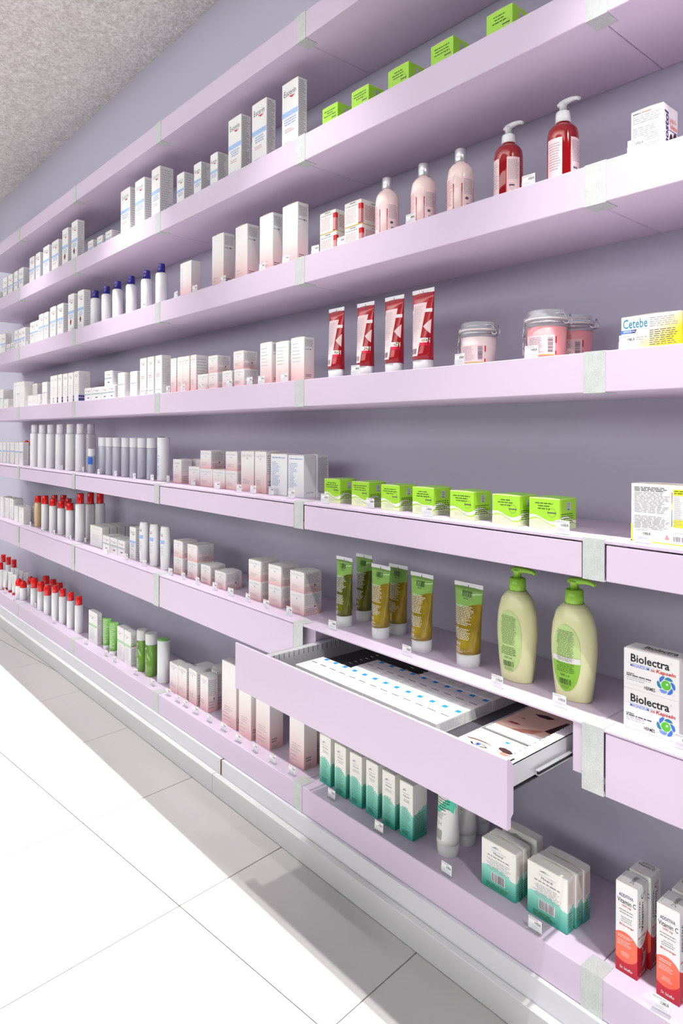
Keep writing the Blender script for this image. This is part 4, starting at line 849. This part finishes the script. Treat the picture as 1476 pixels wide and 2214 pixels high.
def round_good(kind, row, x, y, r, z, h, *ex):
    rn = random.Random(int(abs(x) * 4001 + row)); T = MB(); look = None; lab = None; cat = 'bottle'
    loc = (x, y, z)
    if kind == 'bluecap':
        s = ex[0]; b = MB(); b.lathe([(r * .94, 0), (r, .003), (r, s - .012), (r * .93, s - .004), (r * .72, s)], 'plwhite', 28); o = b.build('bottle', loc=loc)
        b = MB(); b.lathe([(r * .60, s), (r * .66, s + .002), (r * .63, h - .003), (r * .55, h)], 'capblue', 22); b.build('cap', o)
        cylinder_print(T, r, -1.0, .25, s * .92, s * .1, 16, 'inkblue', rn, .35, lo=.5); tag(T.build('printed_text', lab or o), kind='stuff'); look = 'white bottle with dark blue cap'
    elif kind == 'rosebottle':
        s = ex[0]; b = MB(); b.lathe([(r * .9, 0), (r, .004), (r, s * .74), (r * .93, s * .86), (r * .72, s * .94), (r * .45, s * .975), (r * .42, s)], 'rose', 32); o = b.build('bottle', loc=loc)
        b = MB(); b.lathe([(r * .44, s), (r * .46, s + .001), (r * .44, h - .0015), (r * .38, h)], 'silver', 24); b.build('cap', o)
        f = cyl_map(r); f2 = cyl_map(r, e=.0006); b = MB()
        for a, c in ((-1.25, .10), (.80, 1.75)): b.quad(f, a, s * .12, c, s * .70, 'labelpink', 8)
        for a in (.10, .74): b.quad(f2, a, s * .16, a + .07, s * .56, 'inkpink'); b.quad(f2, a, s * .44, a + .07, s * .58, 'red'); b.quad(f2, a, s * .17, a + .07, s * .20, 'red')
        b.quad(f2, -1.2, s * .11, .17, s * .135, 'stripegold', 6); lab = b.build('label', o)
        T.lines(f2, -1.15, .05, s * .67, s * .22, 14, 'inkpink', rn, .3, lo=.8); T.lines(f2, .90, 1.7, s * .66, s * .40, 9, 'inkgrey', rn, .4, lo=.8); T.disc(f2, 1.15, s * .33, .14, .003, 'ink', 10); T.barcode(f2, 1.1, s * .15, 1.5, s * .25, 'ink', rn, 10)
        tag(T.build('printed_text', lab or o), kind='stuff'); look = 'pale pink bottle with silver cap'
    elif kind == 'redpump':
        s, c0 = ex; b = MB(); b.lathe([(r * .9, 0), (r, .004), (r, s * .80), (r * .94, s * .90), (r * .74, s * .965), (r * .48, s), (r * .45, s + .004)], 'redliquid', 36); o = b.build('pump_bottle', loc=loc)
        b = MB(); b.lathe([(r * .47, s + .003), (r * .49, s + .004), (r * .46, c0), (r * .42, c0 + .001)], 'plwhite', 24); b.build('collar', o)
        pump(o, c0 - .001, 'frost', .92)
        f = cyl_map(r); f2 = cyl_map(r, e=.0006); b = MB(); sh = 0 if x < -.15 else .55
        for a, c in ((-1.15, -.05), (.50, 1.45)):
            b.quad(f, a + sh, s * .10, c + sh, s * .74, 'labelpink', 8); b.quad(f2, a + sh - .06, s * .16, a + sh, s * .55, 'red', 1); b.quad(f2, a + sh, s * .08, c + sh, s * .11, 'stripegold', 6)
        lab = b.build('label', o)
        T.lines(f2, -1.08 + sh, -.12 + sh, s * .68, s * .26, 11, 'inkgrey', rn, .28, 'c', .6); T.lines(f2, .58 + sh, 1.40 + sh, s * .70, s * .38, 14, 'inkgrey', rn, .4, lo=.8); T.ring2(lambda u, v: f2(u / r, v), (.85 + sh) * r, s * .28, .0052, .0005, 'inkgrey', 14); T.quad(f2, .66 + sh, s * .275, 1.04 + sh, s * .30, 'ink', 3)
        T.barcode(f2, .85 + sh, s * .13, 1.3 + sh, s * .21, 'ink', rn, 12); tag(T.build('printed_text', lab or o), kind='stuff'); look = 'red liquid soap bottle with pump'
    elif kind == 'redtube':
        cap = .024; b, f = loft_tube(r * .82, cap, h, r * 1.16, 'tubered', cap); o = b.build('squeeze_tube', loc=loc); cat = 'tube'
        b = MB(); b.lathe([(r * .78, 0), (r * .80, .001), (r * .82, cap)], 'frost', 28); b.build('cap', o)
        b = MB(); b.box(-r * 1.16, r * 1.16, -.0009, .0009, h - .009, h, 'plsoft'); b.box(-.0005, .0005, -.0012, .0012, h - .009, h - .0035, 'inkblack'); b.build('crimp', o)
        f2 = lambda u, v: f(u, v, .0009); f1 = lambda u, v: f(u, v, .0006); b = MB(); Hb = h - cap
        for z0, z1, m in ((.66, .71, 'card'), (.235, .30, 'card'), (.19, .235, 'tubepink')): b.quad(f1, -.97, cap + Hb * z0, .97, cap + Hb * z1, m, 10)
        for q in range(9): b.disc(f2, rn.uniform(.45, .95), cap + Hb * rn.uniform(.245, .29), .05, .0013, rn.choice(('stripegold', 'inkgreen', 'orange', 'inkgrey')), 6)
        b.quad(lambda u, v: f2(.45 + .52 * u, cap + Hb * (.46 + u * (v - .5) * .2)), 0, 0, 1, 1, 'labelpink', 5, 2); b.build('floral_band', o)
        b = MB()
        b.quad(lambda u, v: f2(-.95 + .15 * v + u * (1.13 + .22 * v), cap + Hb * (.05 + .75 * v)), 0, 0, 1, 1, 'labelpink', 10, 10); lab = b.build('label', o)
        f3 = lambda u, v: f(u + (v - cap) / Hb * .25 - .05, v, .0013)
        T.lines(f3, -.78, .12, cap + Hb * .76, cap + Hb * .24, 20, 'inksoft', rn, .32, lo=.75); T.barcode(f3, -.70, cap + Hb * .08, .05, cap + Hb * .155, 'ink', rn, 16); tag(T.build('printed_text', lab or o), kind='stuff'); look = 'red squeeze tube standing on clear cap'
    elif kind in ('jarwhite', 'jarpink'):
        cat = 'jar'; cm = 'creamwhite' if kind == 'jarwhite' else 'creampink'; hb = h * .66
        b = MB(); b.lathe([(r * .80, 0), (r * .84, .002), (r * .92, hb), (r * .90, hb + .0005)], cm, 36); o = b.build('clip_top_jar', loc=loc)
        b = MB(); b.lathe([(r * .90, hb + .0006), (r * .945, hb + .002), (r * .955, h * .76), (r * .99, h * .78), (r * .99, h * .80)], 'clear', 36, cap0=False); b.build('glass_neck', o)
        b = MB(); b.lathe([(r * .97, h * .805), (r * 1.01, h * .81), (r * 1.01, h * .835), (r * .97, h * .84)], 'gasket', 36); b.build('gasket', o)
        b = MB(); b.lathe([(r * .985, h * .842), (r * .99, h * .86), (r * .90, h * .90), (r * .895, h * .975), (r * .86, h)], 'clear', 36); b.build('lid', o)
        b = MB(); zz = h * .75
        b.lathe([(r * 1.0, zz - .0012), (r * 1.022, zz), (r * 1.0, zz + .0012)], 'wire', 40, cap0=False, cap1=False)
        for s_ in (-1, 1):
            q = r * 1.03
            if s_ > 0: b.tube([(q * .86, -q * .62, h * .90), (q * 1.04, -q * .34, h * .92), (q * 1.20, -q * .20, h * .80), (q * 1.22, -q * .16, h * .72), (q * 1.08, -q * .22, h * .71), (q * 1.0, -q * .28, h * .76)], .0011, 'wire')
            if s_ > 0: b.tube([(q * .86, q * .50, h * .90), (q * 1.06, q * .20, h * .92), (q * 1.26, q * .05, h * .80), (q * 1.27, 0, h * .71), (q * 1.06, q * .1, h * .70)], .0011, 'wire')
            if s_ < 0: b.tube([(-q * .86, -q * .30, h * .91), (-q * 1.04, -q * .25, h * .90), (-q * 1.07, -q * .22, h * .66), (-q * 1.11, -q * .28, h * .56), (-q * 1.05, -q * .34, h * .50), (-q * 1.02, -q * .22, h * .56), (-q * 1.05, -q * .10, h * .50), (-q * 1.04, -q * .10, h * .16), (-q * 1.02, -q * .34, h * .14), (-q * 1.02, -q * .36, h * .48)], .0011, 'wire')
        b.tube([(r * .9 * math.cos(a), r * .9 * math.sin(a), h * .905) for a in [math.pi * 2 * q / 24 for q in range(25)]], .0009, 'wire', 6)
        b.build('wire_clasp', o)
        rl = lambda v: r * (.84 + .08 * v / hb); f = lambda u, v, e=.0005: ((rl(v) + e) * math.sin(u), -(rl(v) + e) * math.cos(u), v); f2 = lambda u, v: f(u, v, .0009)
        b = MB(); b.quad(f, -.75, hb * .14, 1.0, hb * .74, 'labelpink', 12); b.quad(f2, 1.0, hb * .50, 1.07, hb * .70, 'red'); b.quad(f2, 1.0, hb * .16, 1.07, hb * .27, 'red'); b.quad(f2, -.5, hb * .14, .95, hb * .17, 'stripegold', 8); lab = b.build('label', o)
        T.lines(f2, -.45, .45, hb * .70, hb * .22, 10, 'inkgrey', rn, .35, lo=.75)
        for q in range(14): T.quad(f2, .62, hb * (.24 + .032 * q), .88, hb * (.24 + .032 * q + rn.choice((.008, .016, .02))), 'ink', 2)
        tag(T.build('printed_text', lab or o), kind='stuff'); look = ('white' if kind == 'jarwhite' else 'pink') + ' cream jar with glass clip lid' + (', standing behind another' if y > .12 else '')
    elif kind == 'whitebottle':
        s = ex[0]; b = MB(); b.lathe([(r * .95, 0), (r, .004), (r, s - .004), (r * .95, s), (r * .80, s + .0012)], 'plwhite', 28); o = b.build('bottle', loc=loc)
        b = MB(); b.lathe([(r * .70, s + .001), (r * .74, s + .002), (r * .76, h - .005), (r * .66, h)], 'plsoft', 24); b.build('cap', o)
        cylinder_print(T, r, -.95, .15, s * .92, s * .08, 18, 'inksoft' if y < .1 else 'inkgrey', rn, .4, lo=.4); tag(T.build('printed_text', lab or o), kind='stuff'); look = 'tall white bottle with white cap'
    elif kind == 'bluelabel':
        b = MB(); b.lathe([(r * .95, 0), (r, .002), (r, h * .68), (r * .9, h * .70)], 'bluegel', 20); o = b.build('bottle', loc=loc)
        b = MB(); b.lathe([(r * .95, h * .70), (r, h * .71), (r, h - .002), (r * .9, h)], 'plwhite', 20); b.build('cap', o)
        b = MB(); b.quad(cyl_map(r), -1.5, h * .36, 1.5, h * .66, 'oceanblue', 10); lab = b.build('label', o); look = 'small bottle with bright blue label'
    elif kind == 'clearbottle':
        s = ex[0] if ex else h * .75; s = .113; h = .150; b = MB(); b.lathe([(r * .95, 0), (r, .003), (r, s - .002), (r * .96, s)], 'bluegel', 26); o = b.build('bottle', loc=loc)
        b = MB(); b.lathe([(r * .97, s + .0006), (r, s + .0015), (r, h - .002), (r * .95, h)], 'plsoft', 26); b.build('cap', o)
        if -2.06 < x < -1.93: b = MB(); b.quad(cyl_map(r), -1.0, s * .10, -.05, s * .97, 'cardcool', 6); lab = b.build('label', o)
        cylinder_print(T, r + .0003, -.95, .2, s * .93, s * .15, 18, 'inkblue', rn, .35, lo=.5); tag(T.build('printed_text', lab or o), kind='stuff'); look = 'clear lotion bottle with white cap'
    elif kind == 'whitecyl':
        b = MB(); b.lathe([(r * .95, 0), (r, .004), (r, h - .003), (r * .95, h)], 'plwhite', 30); o = b.build('bottle', loc=loc)
        b = MB(); b.lathe([(r * .5, h + .0001), (r * .5, h + .0016), (r * .3, h + .0018)], 'navy', 18, cy=-r * .3); b.build('cap_button', o)
        cylinder_print(T, r, -.9, .4, h * .82, h * .10, 22, 'inkblue', rn, .45, lo=.5); tag(T.build('printed_text', lab or o), kind='stuff'); look = 'wide white bottle with flat lid'
    elif kind in ('amber', 'redcap', 'redcaptall', 'redcap7'):
        s = ex[0]; bm = 'amberoil' if kind == 'amber' else 'plwhite'; b = MB(); b.lathe([(r * .94, 0), (r, .003), (r, s - .004), (r * .88, s)], bm, 26); o = b.build('bottle', loc=loc)
        k = {'amber': .86, 'redcap': .86, 'redcaptall': .66, 'redcap7': .76}[kind]
        b = MB(); b.lathe([(r * k, s), (r * (k + .03), s + .0015), (r * k, h - .003), (r * (k - .08), h)], 'capred', 24); b.build('cap', o)
        f = cyl_map(r)
        if kind != 'redcap7': T.quad(f, -.75, s * .86, -.15, s * .91, 'inkgrey', 2); T.quad(f, -.62, s * .835, -.3, s * .85, 'inkred', 1)
        T.lines(f, -.9, .05, s * .72, s * .12, 10, 'inksoft', rn, .3, lo=.3); tag(T.build('printed_text', lab or o), kind='stuff')
        look = {'amber': 'amber oil bottle with red cap', 'redcap': 'white bottle with broad red cap', 'redcaptall': 'tall white bottle with red cap', 'redcap7': 'slim white bottle with red cap'}[kind]
        if y > .09: look += ' in the back row'
    elif kind == 'oval':
        r *= 1.15; b = oval_body([(r * .80, r * .55, 0), (r * .88, r * .6, .004), (r * .96, r * .66, h * .30), (r * 1.0, r * .68, h * .62), (r * .98, r * .66, h * .84), (r * .90, r * .58, h * .96), (r * .82, r * .5, h)], 'plwhite'); o = b.build('bottle', loc=loc)
        b = MB(); b.rings([[(c * r * math.sin(2 * math.pi * j / 24), -c * r * .66 * math.cos(2 * math.pi * j / 24), zz) for j in range(24)] for c, zz in ((.905, h * .235), (.965, h * .24), (.97, h * .243), (.91, h * .248))], 'plsoft', cap0=False, cap1=False); b.build('cap_seam', o)
        f = lambda u, v: (r * u, -r * .69 * math.sqrt(max(0, 1 - u * u)) - .0008, v)
        T.text(f, 'Eucerin', -.55, h * .80, .8, h * .045, 'inkgrey'); T.poly(f, [(-.3, h * .79), (.2, h * .79), (0, h * .765)], 'inkred'); T.quad(f, -.65, h * .60, .5, h * .68, 'bandblue', 4); T.lines(f, -.55, .4, h * .55, h * .30, 7, 'inksoft', rn, .35); tag(T.build('printed_text', lab or o), kind='stuff'); look = 'curved white lotion bottle'
    elif kind == 'greentube':
        cap = .026; b, f = loft_tube(r * .80, cap, h, r * 1.19, 'gelgreen' if x < -.66 else 'gel', cap); o = b.build('squeeze_tube', loc=loc); cat = 'tube'; Hb = h - cap
        b = MB(); b.lathe([(r * .75, 0), (r * .77, .001), (r * .80, cap)], 'frost', 28); b.build('cap', o)
        b = MB(); b.box(-r * 1.19, r * 1.19, -.0009, .0009, h - .0085, h, 'plsoft'); b.box(-.0006, .0006, -.0013, .0013, h - .0085, h - .004, 'inkblack'); b.build('crimp', o)
        T.barcode(f, -.35, cap + Hb * .80, .38, cap + Hb * .89, 'inkgreen', rn, 16); T.lines(f, -.2, .25, cap + Hb * .79, cap + Hb * .765, 1, 'inkgreen', rn, .4)
        T.lines(f, -.84, .62, cap + Hb * .68, cap + Hb * .40, 12, 'inkwhite', rn, .34, lo=.75); T.lines(f, -.84, .62, cap + Hb * .36, cap + Hb * .20, 7, 'inkwhite', rn, .34, lo=.75)
        T.text(f, '200 ml', -.60, cap + Hb * .125, .5, Hb * .04, 'inkwhite'); T.lines(f, -.8, .2, cap + Hb * .09, cap + Hb * .02, 3, 'inkwhite', rn, .35, lo=.6); tag(T.build('printed_text', lab or o), kind='stuff')
        look = 'green and amber gel tube' + (' in the back row' if y > .1 else '')
    elif kind == 'lotion':
        s, c1 = ex; r *= 1.12; b = oval_body([(r * .74, r * .50, 0), (r * .78, r * .54, .003), (r * .90, r * .62, s * .25), (r * .985, r * .66, s * .48), (r * .995, r * .66, s * .60), (r * .94, r * .63, s * .76), (r * .78, r * .55, s * .90), (r * .60, r * .46, s * .96), (r * .42, r * .40, s)], 'lotion', 40); o = b.build('pump_bottle', loc=loc)
        b = MB(); b.lathe([(r * .36, s), (r * .385, s + .001), (r * .36, c1 + .002), (r * .31, c1 + .003)], 'limecap', 26); b.build('collar', o)
        pump(o, c1 + .002, 'limecap', 1.12, .78)
        prof = [(0, .54), (.25, .625), (.48, .665), (.60, .665), (.76, .635), (.90, .555), (1, .4)]; wid = [(0, .76), (.25, .90), (.48, .985), (.60, .995), (.76, .94), (.90, .78), (1, .42)]
        def ip(tb, t):
            for (a, p), (c, q) in zip(tb, tb[1:]):
                if t <= c: return p + (q - p) * (t - a) / (c - a)
            return tb[-1][1]
        def f(u, v, e=.0007):
            t = v / s; return (r * u, -r * ip(prof, t) * math.sqrt(max(0, 1 - (u / ip(wid, t)) ** 2)) - e, v)
        def oval(mb, k, m, v0, v1, e, lo=0., hi=1.):
            N = 22
            for i in range(N):
                t0 = lo + (hi - lo) * i / N; t1 = lo + (hi - lo) * (i + 1) / N
                wd = lambda t: k * max(1 - abs(2 * t - 1) ** 2.3, 0) ** .5 * (.86 + .14 * t)
                for q in range(6):
                    mb.face([f(wd(t) * (-1 + 2 * (q + c) / 6) - .03, v0 + (v1 - v0) * t, e) for t, c in ((t0, 0), (t0, 1), (t1, 1), (t1, 0))], m, True)
        b = MB(); oval(b, .68, 'labelgreen', s * .10, s * .80, .0006)
        if x > -.12: oval(b, .68, 'labellime', s * .10, s * .80, .0009, 0, .44); oval(b, .68, 'card', s * .10, s * .80, .0011, .44, .52)
        lab = b.build('label', o)
        f2 = lambda u, v: f(u - .03, v, .0016)
        T.lines(f2, -.42, .42, s * .74, s * .42, 18, 'inkgreen', rn, .28, 'c', .7); T.lines(f2, -.42, .42, s * .40, s * .30, 5, 'inkgreen', rn, .3, 'c', .7)
        T.text(f2, '500 ml', -.2, s * .262, .4, s * .022, 'inkgreen'); T.barcode(f2, -.28, s * .175, .28, s * .235, 'inkgreen', rn, 16); T.lines(f2, -.25, .25, s * .165, s * .13, 3, 'inkgreen', rn, .3, 'c'); tag(T.build('printed_text', lab or o), kind='stuff')
        look = 'cream lotion bottle with green pump'
    elif kind == 'whitetube':
        cap = .012; b, f = loft_tube(r * .80, cap, h, r * 1.25, 'tubewhite', cap); o = b.build('squeeze_tube', loc=loc); cat = 'tube'
        b = MB(); b.lathe([(r * .74, 0), (r * .80, .001), (r * .76, cap)], 'capred', 18); b.build('cap', o)
        T.lines(f, -.6, .4, h * .85, h * .4, 8, 'inksoft', rn, .3); tag(T.build('printed_text', lab or o), kind='stuff'); look = 'slim white tube on red cap' + (' in the back row' if y > .1 else '')
    elif kind == 'rollon':
        s = ex[0]; b = MB(); b.lathe([(r * .9, 0), (r, .003), (r, s - .003), (r * .95, s)], 'plwhite', 24); o = b.build('bottle', loc=loc)
        b = MB(); b.lathe([(r * .97, s + .0003), (r * .99, s + .006), (r * .93, s + (h - s) * .5), (r * .72, s + (h - s) * .8), (r * .3, h - .001), (.001, h)], 'capred', 24); b.build('dome_cap', o)
        T.lines(cyl_map(r), -.8, .2, s * .8, s * .3, 5, 'inksoft', rn, .35); tag(T.build('printed_text', lab or o), kind='stuff'); look = 'squat white roll-on with red dome cap' + (' in the back row' if y > .09 else '')
    elif kind == 'fatcap':
        s = ex[0]; b = MB(); b.lathe([(r * .95, 0), (r, .003), (r, s)], 'plwhite', 24); o = b.build('bottle', loc=loc)
        b = MB(); b.lathe([(r * .98, s + .0002), (r, s + .001), (r * .97, h - .008), (r * .85, h - .002), (r * .6, h)], 'capred', 24); b.build('cap', o)
        T.lines(cyl_map(r), -.8, .2, s * .85, s * .2, 6, 'inksoft', rn, .3); tag(T.build('printed_text', lab or o), kind='stuff'); look = 'white spray can with tall red cap' + (' in the back row' if y > .1 else '')
    elif kind == 'gtube':
        cap = .016; b, f = loft_tube(r * .88, cap, h, r * 1.25, 'greentubeplain', cap); o = b.build('squeeze_tube', loc=loc); cat = 'tube'
        b = MB(); b.lathe([(r * .85, 0), (r * .88, .001), (r * .92, cap)], 'plwhite', 20); b.build('cap', o)
        T.lines(f, -.7, .6, h * .9, h * .2, 14, 'inkwhite', rn, .3, lo=.6); tag(T.build('printed_text', lab or o), kind='stuff'); look = 'plain light green tube on white cap'
    elif kind == 'greenclear':
        s = ex[0]; b = MB(); b.lathe([(r * .95, 0), (r, .003), (r, s)], 'greenliquid', 26); o = b.build('bottle', loc=loc)
        b = MB(); b.lathe([(r * .97, s + .0003), (r, s + .001), (r, h - .002), (r * .94, h)], 'frost', 26); b.build('clear_cap', o)
        b = MB(); b.lathe([(r * .5, s + .001), (r * .5, h - .006), (r * .4, h - .004)], 'leafgreen', 18); b.build('inner_cap', o)
        cylinder_print(T, r, -1.0, .35, s * .92, s * .12, 20, 'inkwhite', rn, .35, lo=.6); tag(T.build('printed_text', lab or o), kind='stuff'); look = 'green liquid bottle with clear cap'
    elif kind == 'greentop':
        b = MB(); b.lathe([(r * .95, 0), (r, .004), (r, h - .004)], 'plwhite', 28); o = b.build('bottle', loc=loc)
        b = MB(); b.lathe([(r, h - .0038), (r * .98, h - .001), (r * .9, h)], 'leafgreen', 28); b.build('lid', o)
        cylinder_print(T, r, -1.1, -.2, h * .72, h * .10, 24, 'inkblue', rn, .45, lo=.5); tag(T.build('printed_text', lab or o), kind='stuff'); look = 'white bottle with flat green lid'
    elif kind == 'tealtube':
        cap = .024; b, f = loft_tube(r * .95, cap, h, r * 1.06, 'tubewhite', cap); o = b.build('squeeze_tube', loc=loc); cat = 'tube'; Hb = h - cap
        b = MB(); b.lathe([(r * .86, 0), (r * .88, .001), (r * .95, cap)], 'frost', 26); b.build('cap', o)
        b = MB(); N = 10
        for q in range(N):
            u0, u1 = -.97 + 1.94 * q / N, -.97 + 1.94 * (q + 1) / N; wv = lambda u: cap + Hb * (.46 + .05 * math.sin(3 * u + .5))
            b.face([f(u0, wv(u0)), f(u1, wv(u1)), f(u1, h - .012), f(u0, h - .012)], 'tealink', True)
        b.build('colour_field', o); f2 = lambda u, v: f(u, v, .0010)
        T.lines(f2, -.7, .6, cap + Hb * .80, cap + Hb * .46, 10, 'inkgreen', rn, .3, lo=.7); T.lines(f2, -.7, .3, cap + Hb * .44, cap + Hb * .34, 4, 'inkgrey', rn, .3); T.text(f2, '150 ml', -.55, cap + Hb * .26, .5, Hb * .05, 'inkgrey'); T.barcode(f2, -.6, cap + Hb * .07, .05, cap + Hb * .20, 'inkgreen', rn, 12); tag(T.build('printed_text', lab or o), kind='stuff')
        look = 'white and teal tube on clear cap' + (', second of three deep' if .1 < y < .15 else ', third of three deep' if y >= .15 else ', frontmost of three deep')
    o.rotation_euler = (0, 0, {'gtube': .62, 'whitetube': .55, 'oval': .25}.get(kind, 0))
    reg(o, look, cat, row, x)
for kind, row, items in ROUNDS:
    for it in items: round_good(kind, row, it[0], it[1], it[2], it[3], it[4], *it[5:])

# ------------------------------------------------------------------ price tags in clear holders
b = MB(); b.prism([(-.006, 0), (-.006, .0012), (-.0012, .0022), (-.0012, .0125), (-.0006, .0125), (-.0006, .0016), (.0018, .0012), (.0018, 0)], -.0135, .0135, 'holder'); holder_me = b.build('holder', mesh_only=True)
b = MB(); b.box(-.0128, .0128, -.0004, 0, .0022, .0225, 'card'); card_me = b.build('price_card', mesh_only=True)
rn = random.Random(3); price_me = {}
def price(p):
    if p not in price_me:
        b = MB(); f = lambda u, v: (u, -.0006, v); w = .0118 if len(p) < 5 else .0135
        b.text(f, p + 'EUR', .0112 - w, .0128, w, .0044, 'inkblack', bold=.01)
        b.lines(f, -.0115, .0110, .0216, .0188, 2, 'inkgrey', rn, .4, lo=.6); b.lines(f, -.0085, .0085, .0095, .0060, 2, 'inksoft', rn, .35, lo=.7)
        price_me[p] = b.build('price_print', mesh_only=True)
    return price_me[p]
for row, items in TAGS:
    for x, y, p in items:
        o = empty('price_tag', (x, y, SH[row][1]), -.12 + .24 * rn.random()); put('holder', holder_me, o)
        put('price_print', price(p), put('price_card', card_me, o))
        reg(o, 'white price tag in clear holder', 'price tag', row, x)

# ------------------------------------------------------------------ labels
by = {}
for g in GOODS: by.setdefault((g[1], g[3]), []).append(g)
for (look, row), L in by.items():
    L.sort(key=lambda g: -g[4])
    for i, (o, lk, cat, rw, x, z) in enumerate(L):
        if len(L) == 1: lab = '%s, %s' % (look, SHELF[row])
        else: lab = '%s, %s, %s' % (look, from_right(i + 1), SHELF[row])
        tag(o, lab, cat, '%ss on the %s' % (cat, SHELF[row]))
